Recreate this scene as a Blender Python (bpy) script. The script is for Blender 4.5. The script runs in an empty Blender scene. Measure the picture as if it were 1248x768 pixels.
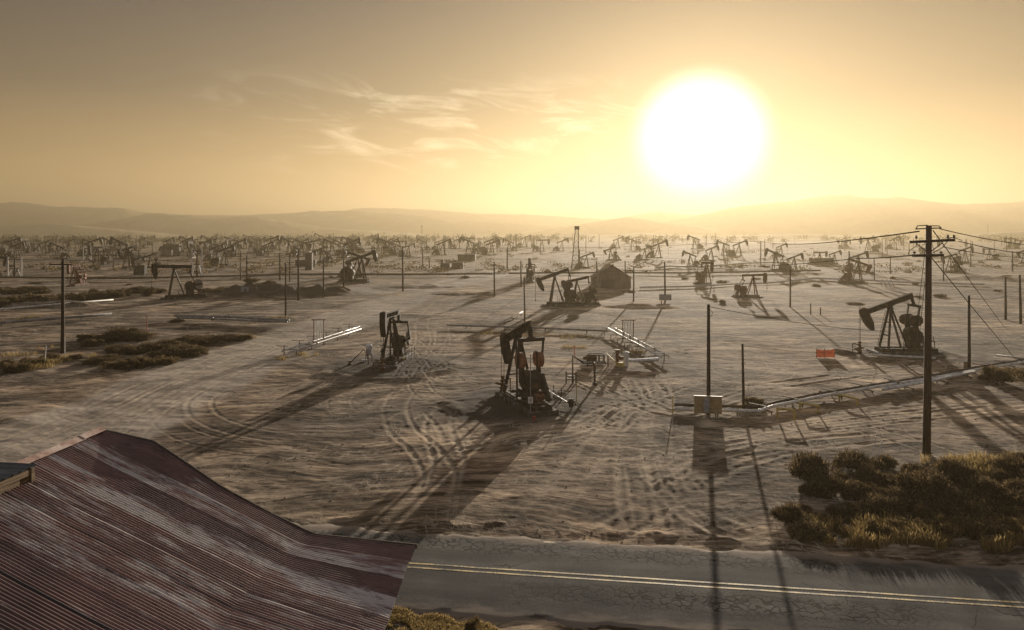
import bpy, math, random
import numpy as np
from mathutils import Vector, Matrix, Euler

R = math.radians
rng = random.Random(7)
nrs = np.random.RandomState(11)
SC = bpy.context.scene
COL = SC.collection

# ------------------------------------------------------------------ camera numbers
H0, FPX, HY, CX = 13.0, 832.0, 283.0, 624.0      # eye height, focal length (px of a 1248 wide frame), horizon row, centre column
SUN_AZ, SUN_EL = R(15.5), R(7.35)
SUNV = Vector((math.sin(SUN_AZ) * math.cos(SUN_EL), math.cos(SUN_AZ) * math.cos(SUN_EL), math.sin(SUN_EL)))
EXPO = 1.9

def G(px, py):
    d = H0 * FPX / (py - HY)
    return ((px - CX) / FPX * d, d)

def ZT(py, d):
    return H0 - (py - HY) / FPX * d

# ------------------------------------------------------------------ numpy noise
def _hash(ix, iy, seed):
    h = (ix.astype(np.int64) * 374761393 + iy.astype(np.int64) * 668265263 + seed * 974634777) & 0xFFFFFFFF
    h = ((h ^ (h >> 13)) * 1274126177) & 0xFFFFFFFF
    h = (h ^ (h >> 16)) & 0xFFFFFFFF
    return h.astype(np.float64) / 4294967295.0

def vnoise(x, y, seed=0):
    x = np.asarray(x, dtype=np.float64); y = np.asarray(y, dtype=np.float64)
    ix = np.floor(x); iy = np.floor(y)
    fx = x - ix; fy = y - iy
    fx = fx * fx * fx * (fx * (fx * 6 - 15) + 10); fy = fy * fy * fy * (fy * (fy * 6 - 15) + 10)
    ix = ix.astype(np.int64); iy = iy.astype(np.int64)
    a = _hash(ix, iy, seed); b = _hash(ix + 1, iy, seed)
    c = _hash(ix, iy + 1, seed); d = _hash(ix + 1, iy + 1, seed)
    return (a + (b - a) * fx) * (1 - fy) + (c + (d - c) * fx) * fy - 0.5

def fbm(x, y, oct=4, seed=0, gain=0.5):
    t = 0; a = 1.0; f = 1.0
    for k in range(oct):
        t = t + a * vnoise(x * f + 13.7 * k, y * f - 7.1 * k, seed + k)
        a *= gain; f *= 2.03
    return t

# ------------------------------------------------------------------ terrain height
ROAD_P = (7.0, 25.07)                     # a point of the centre line and its direction
ROAD_D = Vector((21.7, -2.83, 0)).normalized()
ROAD_N = Vector((-ROAD_D.y, ROAD_D.x, 0))   # points away from the camera
ROAD_HW = 2.95

def road_s(x, y):
    return (x - ROAD_P[0]) * ROAD_N.x + (y - ROAD_P[1]) * ROAD_N.y

def smooth(a, b, t):
    t = np.clip((t - a) / (b - a), 0, 1)
    return t * t * (3 - 2 * t)

# mounds: (px, py, length along x, depth, height)
MOUNDS = []
def mound_px(px0, px1, py, w, h, rot=0.0):
    x0, d = G(px0, py); x1, _ = G(px1, py)
    MOUNDS.append(((x0 + x1) / 2, d + w * 0.5, abs(x1 - x0) / 2, w, h, rot))
mound_px(243, 425, 360, 7.0, 2.5)
mound_px(-30, 120, 372, 5.0, 0.7)
mound_px(470, 560, 352, 5.0, 0.8)
mound_px(735, 835, 376, 3.0, 0.55)
mound_px(520, 605, 359, 5.0, 0.5)
mound_px(1120, 1330, 343, 9.0, 1.0)
mound_px(560, 640, 333, 9, .8)
mound_px(760, 1000, 330, 9, .7)
PADS = []      # (x, y, radius, rise) stained, bermed pads under the near pumps

def base_h(x, y):
    """height without the finest ripples; used to stand objects on."""
    x = np.asarray(x, dtype=np.float64); y = np.asarray(y, dtype=np.float64)
    s = road_s(x, y)
    off = smooth(3.0, 9.0, np.abs(s))
    r = np.hypot(x, y)
    h = off * (0.22 * fbm(x / 17, y / 17, 3, 3) + 0.9 * fbm(x / 60, y / 60, 2, 9) * smooth(60, 160, r))
    h = h + smooth(160, 600, r) * 2.2 * fbm(x / 160, y / 110, 3, 21)
    # bank at the far side of the road
    br = vnoise(x / 2.3, y / 2.3, 31)
    h = h + 0.09 * np.exp(-((s - 3.9 - 1.6 * br) / 0.35) ** 2) * np.clip(.5 + 2.2 * fbm(x / 1.1, y / 1.1, 4, 33), 0, 1)
    h = h - 0.03 * np.exp(-((s - 3.3) / 0.5) ** 2) - 0.04 * np.exp(-((s + 3.6) / 0.6) ** 2)
    for (mx, my, a, w, hh, rot) in MOUNDS:
        u = (x - mx) / (a * 1.0); v = (y - my) / w
        q = np.clip(1 - u * u - v * v, 0, 1)
        h = h + hh * q ** 0.8 * (0.75 + 0.9 * fbm(x / 3.1, y / 3.1, 2, 41))
    for (cx, cy, rad, rise) in PADS:
        rr = np.hypot(x - cx, (y - cy)) + 0.9 * vnoise(x / 2.2, y / 2.2, 51)
        h = h * (1 - 0.85 * smooth(rad, rad * 0.55, rr)) + rise * smooth(rad, rad * 0.7, rr)
        ang = np.arctan2(y - cy, x - cx)
        h = h + 0.42 * np.exp(-((rr - rad * 1.0) / 0.75) ** 2) * np.clip(0.1 + 1.6 * vnoise(ang * 1.3 + cx, ang * 0 + 3.3, 55), 0, 1)
    return h

def gz(x, y):
    return float(base_h(np.array([x]), np.array([y]))[0])

# ------------------------------------------------------------------ mesh builder
class MB:
    def __init__(self):
        self.v = []; self.f = []
    def add(self, vs, fs):
        b = len(self.v)
        self.v.extend(tuple(p) for p in vs)
        self.f.extend(tuple(b + i for i in f) for f in fs)
        return self
    def box(self, c, s, rot=None):
        hx, hy, hz = s[0] / 2, s[1] / 2, s[2] / 2
        vs = [Vector((x, y, z)) for x in (-hx, hx) for y in (-hy, hy) for z in (-hz, hz)]
        if rot is not None: vs = [rot @ p for p in vs]
        vs = [p + Vector(c) for p in vs]
        return self.add(vs, [(0, 1, 3, 2), (4, 6, 7, 5), (0, 4, 5, 1), (2, 3, 7, 6), (0, 2, 6, 4), (1, 5, 7, 3)])
    def bar(self, p0, p1, w, h, up=(0, 0, 1)):
        p0 = Vector(p0); p1 = Vector(p1); d = (p1 - p0).normalized()
        u = Vector(up)
        if abs(d.dot(u)) > 0.98: u = Vector((1, 0, 0))
        s = d.cross(u).normalized(); t = s.cross(d).normalized()
        vs = []
        for p in (p0, p1):
            for a, b in ((-1, -1), (1, -1), (1, 1), (-1, 1)):
                vs.append(p + s * (a * w / 2) + t * (b * h / 2))
        return self.add(vs, [(3, 2, 1, 0), (4, 5, 6, 7), (0, 1, 5, 4), (1, 2, 6, 5), (2, 3, 7, 6), (3, 0, 4, 7)])
    def ibeam(self, p0, p1, w, h, th=0.05, up=(0, 0, 1)):
        p0 = Vector(p0); p1 = Vector(p1); d = (p1 - p0).normalized(); u = Vector(up)
        s = d.cross(u).normalized(); t = s.cross(d).normalized()
        o = t * (h / 2 - th / 2)
        self.bar(p0 + o, p1 + o, w, th, up); self.bar(p0 - o, p1 - o, w, th, up)
        return self.bar(p0, p1, th, h - 2 * th - 0.002, up)
    def tube(self, p0, p1, r0, r1=None, n=8, cap=True):
        r1 = r0 if r1 is None else r1
        return self.path([p0, p1], [r0, r1], n, cap)
    def path(self, pts, rad, n=8, cap=True):
        pts = [Vector(p) for p in pts]
        if not isinstance(rad, (list, tuple)): rad = [rad] * len(pts)
        vs = []; fs = []
        prev = None
        for i, p in enumerate(pts):
            if i == 0: d = pts[1] - pts[0]
            elif i == len(pts) - 1: d = pts[-1] - pts[-2]
            else: d = (pts[i + 1] - p).normalized() + (p - pts[i - 1]).normalized()
            d = d.normalized() if d.length > 1e-9 else Vector((0, 0, 1))
            if prev is None:
                u = Vector((0, 0, 1)) if abs(d.z) < 0.9 else Vector((1, 0, 0))
                s = d.cross(u).normalized()
            else:
                s = (prev - d * prev.dot(d))
                s = s.normalized() if s.length > 1e-6 else d.cross(Vector((0, 0, 1))).normalized()
            prev = s
            t = d.cross(s)
            for k in range(n):
                a = 2 * math.pi * k / n
                vs.append(p + (s * math.cos(a) + t * math.sin(a)) * rad[i])
        m = len(pts)
        for i in range(m - 1):
            for k in range(n):
                k2 = (k + 1) % n
                fs.append((i * n + k, i * n + k2, (i + 1) * n + k2, (i + 1) * n + k))
        if cap:
            fs.append(tuple(range(n - 1, -1, -1))); fs.append(tuple((m - 1) * n + k for k in range(n)))
        return self.add(vs, fs)
    def prism_y(self, outline, y0, y1):
        """closed x-z outline given thickness along y"""
        n = len(outline)
        vs = [(x, y0, z) for x, z in outline] + [(x, y1, z) for x, z in outline]
        fs = [tuple(range(n)), tuple(range(2 * n - 1, n - 1, -1))]
        for i in range(n):
            j = (i + 1) % n
            fs.append((i, i + n, j + n, j))
        return self.add(vs, fs)
    def lathe(self, prof, c=(0, 0, 0), n=12):
        vs = []; fs = []
        for r, z in prof:
            for k in range(n):
                a = 2 * math.pi * k / n
                vs.append((c[0] + r * math.cos(a), c[1] + r * math.sin(a), c[2] + z))
        for i in range(len(prof) - 1):
            for k in range(n):
                k2 = (k + 1) % n
                fs.append((i * n + k, i * n + k2, (i + 1) * n + k2, (i + 1) * n + k))
        fs.append(tuple(range(n - 1, -1, -1))); fs.append(tuple((len(prof) - 1) * n + k for k in range(n)))
        return self.add(vs, fs)
    def join(self, other, mat=None):
        vs = other.v if mat is None else [mat @ Vector(p) for p in other.v]
        return self.add(vs, other.f)
    def mesh(self, name, mat=None, smooth=False):
        me = bpy.data.meshes.new(name)
        me.from_pydata([tuple(p) for p in self.v], [], self.f)
        me.update()
        if mat: me.materials.append(mat)
        if smooth:
            me.polygons.foreach_set('use_smooth', [True] * len(me.polygons))
        return me
    def build(self, name, mat=None, parent=None, loc=None, rotz=0, smooth=False, bevel=0):
        o = bpy.data.objects.new(name, self.mesh(name, mat, smooth))
        COL.objects.link(o)
        if parent is not None: o.parent = parent
        if loc is not None: o.location = loc
        if rotz: o.rotation_euler.z = rotz
        if bevel:
            b = o.modifiers.new('bevel', 'BEVEL'); b.width = bevel; b.segments = 1; b.limit_method = 'ANGLE'
        return o

def np_mesh(name, verts, faces, mat=None, smooth=False, attrs=None):
    """verts (n,3), faces (m,k) of one size k"""
    me = bpy.data.meshes.new(name)
    verts = np.ascontiguousarray(verts, dtype=np.float32); faces = np.ascontiguousarray(faces, dtype=np.int32)
    n, (m, k) = len(verts), faces.shape
    me.vertices.add(n); me.vertices.foreach_set('co', verts.ravel())
    me.loops.add(m * k); me.loops.foreach_set('vertex_index', faces.ravel())
    me.polygons.add(m)
    me.polygons.foreach_set('loop_start', np.arange(0, m * k, k, dtype=np.int32))
    me.polygons.foreach_set('loop_total', np.full(m, k, dtype=np.int32))
    if smooth: me.polygons.foreach_set('use_smooth', np.ones(m, dtype=bool))
    me.update(calc_edges=True)
    for a, d in (attrs or {}).items():
        at = me.attributes.new(a, 'FLOAT', 'POINT'); at.data.foreach_set('value', np.ascontiguousarray(d, dtype=np.float32))
    if mat: me.materials.append(mat)
    return me

def link(name, me, parent=None):
    o = bpy.data.objects.new(name, me); COL.objects.link(o)
    if parent is not None: o.parent = parent
    return o

def tag(o, label=None, cat=None, group=None, kind=None):
    if label: o['label'] = label
    if cat: o['category'] = cat
    if group: o['group'] = group
    if kind: o['kind'] = kind
    return o

def empty(name, loc, rotz=0.0, scale=1.0):
    o = bpy.data.objects.new(name, None); COL.objects.link(o)
    o.location = loc; o.rotation_euler = (0, 0, rotz); o.scale = (scale,) * 3
    o.empty_display_size = 0.3
    return o

def copy_tree(o, parent=None):
    c = o.copy(); COL.objects.link(c)
    if parent is not None: c.parent = parent
    for ch in list(o.children): copy_tree(ch, c)
    return c

# ------------------------------------------------------------------ materials
def mat_new(name):
    m = bpy.data.materials.new(name); m.use_nodes = True
    nt = m.node_tree; b = nt.nodes['Principled BSDF']
    return m, nt, b

def N(nt, t, **kw):
    n = nt.nodes.new(t)
    for k, v in kw.items():
        if k == 'inp':
            for a, x in v.items(): n.inputs[a].default_value = x
        else: setattr(n, k, v)
    return n

def ramp(nt, stops, interp='LINEAR'):
    r = nt.nodes.new('ShaderNodeValToRGB'); r.color_ramp.interpolation = interp
    e = r.color_ramp.elements
    while len(e) > 1: e.remove(e[-1])
    e[0].position = stops[0][0]; e[0].color = (*stops[0][1], 1)
    for p, c in stops[1:]:
        x = e.new(p); x.color = (*c, 1)
    return r

def mixc(nt, fac, a, b, mode='MIX'):
    m = nt.nodes.new('ShaderNodeMix'); m.data_type = 'RGBA'; m.blend_type = mode
    for s, v in ((m.inputs[0], fac), (m.inputs[6], a), (m.inputs[7], b)):
        if isinstance(v, bpy.types.NodeSocket): nt.links.new(v, s)
        elif isinstance(v, (int, float)): s.default_value = v
        else: s.default_value = (*v, 1)
    return m.outputs[2]

def mth(nt, op, a, b=None, c=None, clamp=False):
    m = nt.nodes.new('ShaderNodeMath'); m.operation = op; m.use_clamp = clamp
    for i, v in enumerate((a, b, c)):
        if v is None: continue
        if isinstance(v, bpy.types.NodeSocket): nt.links.new(v, m.inputs[i])
        else: m.inputs[i].default_value = v
    return m.outputs[0]

def noise(nt, vec, scale, detail=4, rough=0.55, dist=0.0):
    n = nt.nodes.new('ShaderNodeTexNoise')
    n.inputs['Scale'].default_value = scale; n.inputs['Detail'].default_value = detail
    n.inputs['Roughness'].default_value = rough; n.inputs['Distortion'].default_value = dist
    if vec is not None: nt.links.new(vec, n.inputs['Vector'])
    return n.outputs['Fac']

def mapping(nt, vec, scale=(1, 1, 1), rot=(0, 0, 0), loc=(0, 0, 0)):
    m = nt.nodes.new('ShaderNodeMapping')
    m.inputs['Scale'].default_value = scale; m.inputs['Rotation'].default_value = rot; m.inputs['Location'].default_value = loc
    nt.links.new(vec, m.inputs['Vector'])
    return m.outputs[0]

def stepf(nt, v, a, b):
    m = nt.nodes.new('ShaderNodeMapRange'); m.interpolation_type = 'SMOOTHSTEP'
    nt.links.new(v, m.inputs[0]); m.inputs[1].default_value = a; m.inputs[2].default_value = b
    return m.outputs[0]

def bump(nt, b, h, strength=0.5, dist=0.05):
    n = nt.nodes.new('ShaderNodeBump'); n.inputs['Strength'].default_value = strength; n.inputs['Distance'].default_value = dist
    nt.links.new(h, n.inputs['Height']); nt.links.new(n.outputs[0], b.inputs['Normal'])
    return n

def patchy(name, stops, scale=3.0, rough=0.7, metal=0.0, bumpd=0.01, stretch=(1, 1, 1), detail=5):
    m, nt, b = mat_new(name)
    tc = N(nt, 'ShaderNodeTexCoord').outputs['Object']
    v = mapping(nt, tc, stretch)
    f = noise(nt, v, scale, detail, 0.65)
    f2 = stepf(nt, f, 0.28, 0.72)
    r = ramp(nt, stops); nt.links.new(f2, r.inputs[0])
    nt.links.new(r.outputs[0], b.inputs['Base Color'])
    b.inputs['Roughness'].default_value = rough; b.inputs['Metallic'].default_value = metal
    b.inputs['Specular IOR Level'].default_value = .22
    if bumpd:
        bump(nt, b, noise(nt, v, scale * 4, 4), 0.4, bumpd)
    return m

M = {}
M['pump'] = patchy('pump_dark_steel', [(0, (.018, .014, .012)), (.55, (.035, .026, .02)), (.8, (.075, .04, .024)), (1, (.13, .06, .03))], 2.2, .72, .0)
M['pump_rust'] = patchy('rusted_steel', [(0, (.06, .026, .016)), (.5, (.13, .055, .03)), (1, (.24, .11, .06))], 2.5, .8)
M['weight'] = patchy('counterweight_oxide', [(0, (.12, .045, .025)), (.6, (.26, .11, .06)), (1, (.33, .17, .1))], 1.8, .75)
M['weight_dark'] = patchy('counterweight_dark', [(0, (.03, .022, .018)), (.7, (.07, .04, .03)), (1, (.16, .09, .06))], 1.8, .75)
M['weight_pale'] = patchy('counterweight_pale', [(0, (.14, .11, .09)), (.7, (.3, .27, .23)), (1, (.4, .37, .33))], 1.8, .75)
M['wood'] = patchy('weathered_pole_wood', [(0, (.022, .015, .011)), (.6, (.055, .036, .024)), (1, (.1, .07, .045))], 3, .9, 0, .02, (6, 6, .5))
M['wood_warm'] = patchy('brown_pole_wood', [(0, (.035, .02, .013)), (.6, (.095, .055, .032)), (1, (.15, .09, .055))], 3, .9, 0, .02, (6, 6, .4))
M['pipe'] = patchy('pale_pipe_wrap', [(0, (.4, .38, .36)), (.4, (.58, .56, .52)), (1, (.76, .74, .70))], 2, .5)
M['pipe_dark'] = patchy('dark_pipe_steel', [(0, (.03, .024, .02)), (.6, (.07, .05, .04)), (1, (.15, .1, .07))], 2, .7)
M['pipe_grey'] = patchy('grey_pipe_steel', [(0, (.14, .13, .12)), (.6, (.24, .23, .22)), (1, (.36, .34, .32))], 1.2, .6)
M['white'] = patchy('chalky_white_paint', [(0, (.42, .4, .37)), (.4, (.66, .65, .62)), (1, (.78, .77, .75))], 3, .6)
M['yellow'] = patchy('faded_yellow_paint', [(0, (.25, .17, .05)), (.5, (.5, .36, .08)), (1, (.6, .46, .14))], 4, .7)
M['ochre_board'] = patchy('weathered_ply_board', [(0, (.22, .15, .07)), (.5, (.36, .26, .13)), (1, (.45, .34, .19))], 2.5, .8, 0, .006, (1, 1, 5))
M['grey_metal'] = patchy('grey_enclosure', [(0, (.18, .18, .18)), (.6, (.32, .32, .33)), (1, (.42, .42, .43))], 4, .55)
M['concrete'] = patchy('stained_concrete', [(0, (.03, .026, .022)), (.6, (.09, .078, .065)), (1, (.24, .21, .18))], 1.6, .9)
M['cable'] = patchy('black_cable', [(0, (.012, .011, .01)), (1, (.03, .027, .024))], 2, 1.0, bumpd=0)
M['cable'].node_tree.nodes['Principled BSDF'].inputs['Specular IOR Level'].default_value = .0
M['glass_ins'] = patchy('brown_porcelain', [(0, (.05, .03, .02)), (1, (.1, .06, .04))], 4, .3, bumpd=0)
M['red'] = patchy('red_paint', [(0, (.3, .04, .03)), (1, (.5, .07, .05))], 5, .6)
M['shed'] = patchy('weathered_shed_steel', [(0, (.07, .055, .045)), (.6, (.15, .12, .095)), (1, (.26, .2, .16))], .8, .8, 0, .02, (1, 1, .3))
M['tank'] = patchy('tank_steel', [(0, (.03, .027, .024)), (.6, (.06, .052, .046)), (1, (.13, .11, .1))], .6, .8)
M['fascia'] = patchy('tan_fascia_board', [(0, (.06, .042, .026)), (.5, (.16, .115, .068)), (1, (.26, .19, .115))], 2.0, .9, 0, .02, (9, .5, 9))
M['barn_wood'] = patchy('barn_board', [(0, (.03, .022, .016)), (.5, (.075, .055, .04)), (1, (.15, .11, .08))], 2.0, .9, 0, .02, (9, 9, .5))

def leaf_mat(name, stops, trans=0.35):
    m, nt, b = mat_new(name)
    g = N(nt, 'ShaderNodeNewGeometry')
    r = ramp(nt, stops); nt.links.new(g.outputs['Random Per Island'], r.inputs[0])
    nt.links.new(r.outputs[0], b.inputs['Base Color']); b.inputs['Roughness'].default_value = .85
    b.inputs['Specular IOR Level'].default_value = .15
    t = N(nt, 'ShaderNodeBsdfTranslucent'); nt.links.new(r.outputs[0], t.inputs[0])
    mx = N(nt, 'ShaderNodeMixShader', inp={0: trans})
    nt.links.new(b.outputs[0], mx.inputs[1]); nt.links.new(t.outputs[0], mx.inputs[2])
    nt.links.new(mx.outputs[0], nt.nodes['Material Output'].inputs[0])
    return m
M['leaf'] = leaf_mat('saltbush_leaf', [(0, (.045, .033, .019)), (.5, (.092, .066, .036)), (.82, (.17, .12, .062)), (1, (.38, .27, .135))])
M['leaf_dry'] = leaf_mat('dry_bush_leaf', [(0, (.06, .043, .022)), (.45, (.13, .093, .045)), (.8, (.22, .155, .075)), (1, (.34, .25, .13))])
M['stem'] = patchy('bush_stem', [(0, (.08, .06, .04)), (1, (.24, .19, .14))], 5, .9, bumpd=0)
M['straw'] = leaf_mat('straw_grass', [(0, (.16, .11, .05)), (.5, (.31, .22, .09)), (1, (.46, .35, .16))], .45)
M['orange'] = leaf_mat('orange_mesh_sheet', [(0, (.60, .25, .15)), (1, (.60, .25, .15))], .38)
M['far_leaf'] = leaf_mat('far_tree_leaf', [(0, (.03, .03, .02)), (1, (.08, .075, .04))], .2)

# ---- ground
def make_ground_mat():
    m, nt, b = mat_new('desert_ground')
    L = nt.links.new
    geo = N(nt, 'ShaderNodeNewGeometry').outputs['Position']
    wn = N(nt, 'ShaderNodeTexNoise'); wn.inputs['Scale'].default_value = .075; wn.inputs['Detail'].default_value = 2; L(geo, wn.inputs['Vector'])
    ws = N(nt, 'ShaderNodeVectorMath', operation='MULTIPLY_ADD'); L(wn.outputs['Color'], ws.inputs[0]); ws.inputs[1].default_value = (9, 9, 0); L(geo, ws.inputs[2])
    wv = ws.outputs[0]
    vs = mapping(nt, wv, (.34, 1.0, 1.0), (0, 0, R(-6)))
    vt = mapping(nt, wv, (.22, 1.5, 1.0), (0, 0, R(12)))
    big = noise(nt, geo, .045, 5, .6)
    mid = noise(nt, vs, .55, 6, .62, .4)
    fine = noise(nt, vt, 2.6, 7, .72)
    grit = noise(nt, mapping(nt, geo, (.45, 1, 1)), 8.0, 5, .75)
    c1 = ramp(nt, [(0, (.036, .026, .018)), (.33, (.105, .078, .054)), (.58, (.235, .185, .135)), (1, (.52, .43, .325))])
    f = mth(nt, 'ADD', mth(nt, 'MULTIPLY', mid, .55), mth(nt, 'MULTIPLY', fine, .45))
    L(stepf(nt, f, .37, .63), c1.inputs[0])
    rd = lambda v, sc, a, b_: stepf(nt, mth(nt, 'ABSOLUTE', mth(nt, 'SUBTRACT', noise(nt, v, sc, 5, .6), .5)), b_, a)
    strokes = mth(nt, 'MAXIMUM', rd(mapping(nt, wv, (.16, 1.1, 1), (0, 0, R(-14))), 1.6, .004, .035), rd(mapping(nt, wv, (1.0, .18, 1), (0, 0, R(-24))), 1.3, .003, .026))
    strokes = mth(nt, 'MULTIPLY', strokes, stepf(nt, noise(nt, geo, .22, 4, .6), .42, .62))
    dkst = mth(nt, 'MULTIPLY', rd(mapping(nt, wv, (.2, 1.3, 1), (0, 0, R(8))), 1.15, .004, .03), stepf(nt, noise(nt, geo, .17, 4, .6), .58, .44))
    col = mixc(nt, stepf(nt, big, .36, .62), (.62, .61, .62), (1.18, 1.06, .96))
    col = mixc(nt, 1.0, c1.outputs[0], col, 'MULTIPLY')
    col = mixc(nt, mth(nt, 'MULTIPLY', strokes, .55), col, (.52, .44, .34))
    col = mixc(nt, mth(nt, 'MULTIPLY', dkst, .6), col, (.055, .043, .034))
    bnd = noise(nt, mapping(nt, geo, (.2, 1.0, 1), (0, 0, R(5))), .16, 4, .6, .3)
    col = mixc(nt, 1.0, col, mixc(nt, stepf(nt, bnd, .36, .62), (.58, .57, .57), (1.18, 1.15, 1.10)), 'MULTIPLY')
    b2 = noise(nt, mapping(nt, geo, (.3, 1.0, 1), (0, 0, R(-10))), .045, 5, .65)
    col = mixc(nt, mth(nt, 'MULTIPLY', stepf(nt, b2, .57, .66), .55), col, (.10, .082, .052))
    at = N(nt, 'ShaderNodeAttribute', attribute_name='track').outputs['Fac']
    ln = N(nt, 'ShaderNodeAttribute', attribute_name='lane').outputs['Fac']
    col = mixc(nt, mth(nt, 'MULTIPLY', ln, .8), col, mixc(nt, stepf(nt, mid, .3, .7), (.18, .150, .122), (.46, .395, .33)))
    tk = mth(nt, 'MULTIPLY', at, mth(nt, 'ADD', .65, mth(nt, 'MULTIPLY', grit, .7)), clamp=True)
    col = mixc(nt, mth(nt, 'MULTIPLY', tk, .65), col, (.46, .37, .265))
    st = N(nt, 'ShaderNodeAttribute', attribute_name='stain').outputs['Fac']
    stn = mth(nt, 'MULTIPLY', st, stepf(nt, mth(nt, 'ADD', mid, mth(nt, 'MULTIPLY', st, .35)), .38, .68), clamp=True)
    col = mixc(nt, stn, col, (.062, .048, .038))
    dk = mth(nt, 'MULTIPLY', mth(nt, 'SUBTRACT', grit, .5), .55)
    col = mixc(nt, 1.0, col, mixc(nt, mth(nt, 'ADD', .5, dk, clamp=True), (.52, .52, .52), (1.5, 1.48, 1.45)), 'MULTIPLY')
    # pebbles
    vor = N(nt, 'ShaderNodeTexVoronoi', feature='F1'); vor.inputs['Scale'].default_value = 2.1; L(geo, vor.inputs['Vector'])
    peb = stepf(nt, vor.outputs['Distance'], .10, .04)
    col = mixc(nt, mth(nt, 'MULTIPLY', peb, .5), col, (.5, .45, .38))
    L(col, b.inputs['Base Color'])
    b.inputs['Roughness'].default_value = 1.0; b.inputs['Specular IOR Level'].default_value = .08
    hgt = mth(nt, 'ADD', mth(nt, 'ADD', mth(nt, 'MULTIPLY', mid, .75), mth(nt, 'MULTIPLY', fine, .42)), mth(nt, 'MULTIPLY', grit, .16))
    bump(nt, b, hgt, .6, .16)
    return m
M['ground'] = make_ground_mat()

def make_hill_mat():
    m, nt, b = mat_new('dry_hills')
    geo = N(nt, 'ShaderNodeNewGeometry').outputs['Position']
    f = noise(nt, geo, .02, 6, .65)
    r = ramp(nt, [(.3, (.36, .29, .18)), (.7, (.52, .43, .28))]); nt.links.new(f, r.inputs[0])
    nt.links.new(r.outputs[0], b.inputs['Base Color']); b.inputs['Roughness'].default_value = 1
    b.inputs['Specular IOR Level'].default_value = .05
    return m
M['hill'] = make_hill_mat()

def make_road_mat():
    m, nt, b = mat_new('cracked_asphalt')
    L = nt.links.new
    geo = N(nt, 'ShaderNodeTexCoord').outputs['Object']     # x along the road, y across
    lng = mapping(nt, geo, (.12, 1.6, 1))
    lane = noise(nt, lng, .9, 4, .55)
    patch = noise(nt, geo, .35, 4, .55)
    grit = noise(nt, geo, 34, 3, .8)
    col = ramp(nt, [(.32, (.042, .040, .038)), (.5, (.075, .071, .066)), (.68, (.135, .126, .115))])
    L(mth(nt, 'ADD', mth(nt, 'MULTIPLY', lane, .5), mth(nt, 'MULTIPLY', patch, .5)), col.inputs[0])
    c = mixc(nt, 1.0, col.outputs[0], mixc(nt, stepf(nt, grit, .3, .7), (.42, .42, .42), (1.6, 1.58, 1.55)), 'MULTIPLY')
    # alligator cracking
    wob = N(nt, 'ShaderNodeTexNoise'); wob.inputs['Scale'].default_value = 1.7; wob.inputs['Detail'].default_value = 3; L(geo, wob.inputs['Vector'])
    w2 = N(nt, 'ShaderNodeVectorMath', operation='SCALE'); w2.inputs['Scale'].default_value = .4; L(wob.outputs['Color'], w2.inputs[0])
    va = N(nt, 'ShaderNodeVectorMath', operation='ADD'); L(geo, va.inputs[0]); L(w2.outputs[0], va.inputs[1])
    vor = N(nt, 'ShaderNodeTexVoronoi', feature='DISTANCE_TO_EDGE'); vor.inputs['Scale'].default_value = 2.9; L(va.outputs[0], vor.inputs['Vector'])
    sep = N(nt, 'ShaderNodeSeparateXYZ'); L(geo, sep.inputs[0])
    ay = sep.outputs[1]
    zone1 = stepf(nt, mth(nt, 'ABSOLUTE', mth(nt, 'SUBTRACT', ay, 2.15)), 1.15, .4)      # far wheel path
    zone2 = stepf(nt, mth(nt, 'ABSOLUTE', mth(nt, 'ADD', ay, 1.25)), 1.0, .3)             # near lane
    xx = mth(nt, 'ADD', sep.outputs[0], mth(nt, 'MULTIPLY', patch, 10))
    zx1 = stepf(nt, xx, 16, 6)
    zx2 = mth(nt, 'MULTIPLY', stepf(nt, xx, 16, 9), stepf(nt, xx, -3, 2))
    msk = mth(nt, 'MAXIMUM', mth(nt, 'MULTIPLY', zone1, zx1), mth(nt, 'MULTIPLY', zone2, zx2))
    msk = mth(nt, 'MULTIPLY', msk, stepf(nt, noise(nt, geo, .8, 3), .30, .46))
    msk = mth(nt, 'MULTIPLY', msk, stepf(nt, noise(nt, geo, 2.6, 3, .7), .34, .50))
    ck = mth(nt, 'MULTIPLY', stepf(nt, vor.outputs['Distance'], .13, .06), msk)
    # long straggling cracks everywhere
    v3 = N(nt, 'ShaderNodeTexVoronoi', feature='DISTANCE_TO_EDGE'); v3.inputs['Scale'].default_value = .33; L(va.outputs[0], v3.inputs['Vector'])
    ck = mth(nt, 'MAXIMUM', ck, mth(nt, 'MULTIPLY', stepf(nt, v3.outputs['Distance'], .008, .003), mth(nt, 'MULTIPLY', .7, stepf(nt, patch, .5, .6))))
    c = mixc(nt, mth(nt, 'MULTIPLY', ck, .9), c, (.012, .010, .009))
    # dirt thrown over both edges
    ed = mth(nt, 'ADD', mth(nt, 'ABSOLUTE', ay), mth(nt, 'MULTIPLY', mth(nt, 'SUBTRACT', noise(nt, mapping(nt, geo, (.5, 1, 1)), 1.3, 5, .7), .5), 1.6))
    c = mixc(nt, mth(nt, 'MULTIPLY', stepf(nt, ed, 2.3, 2.95), .92), c, (.215, .172, .134))
    L(c, b.inputs['Base Color']); b.inputs['Roughness'].default_value = .95; b.inputs['Specular IOR Level'].default_value = .12
    bump(nt, b, mth(nt, 'SUBTRACT', mth(nt, 'MULTIPLY', grit, .35), mth(nt, 'MULTIPLY', ck, .5)), .4, .02)
    return m
M['road'] = make_road_mat()

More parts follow.
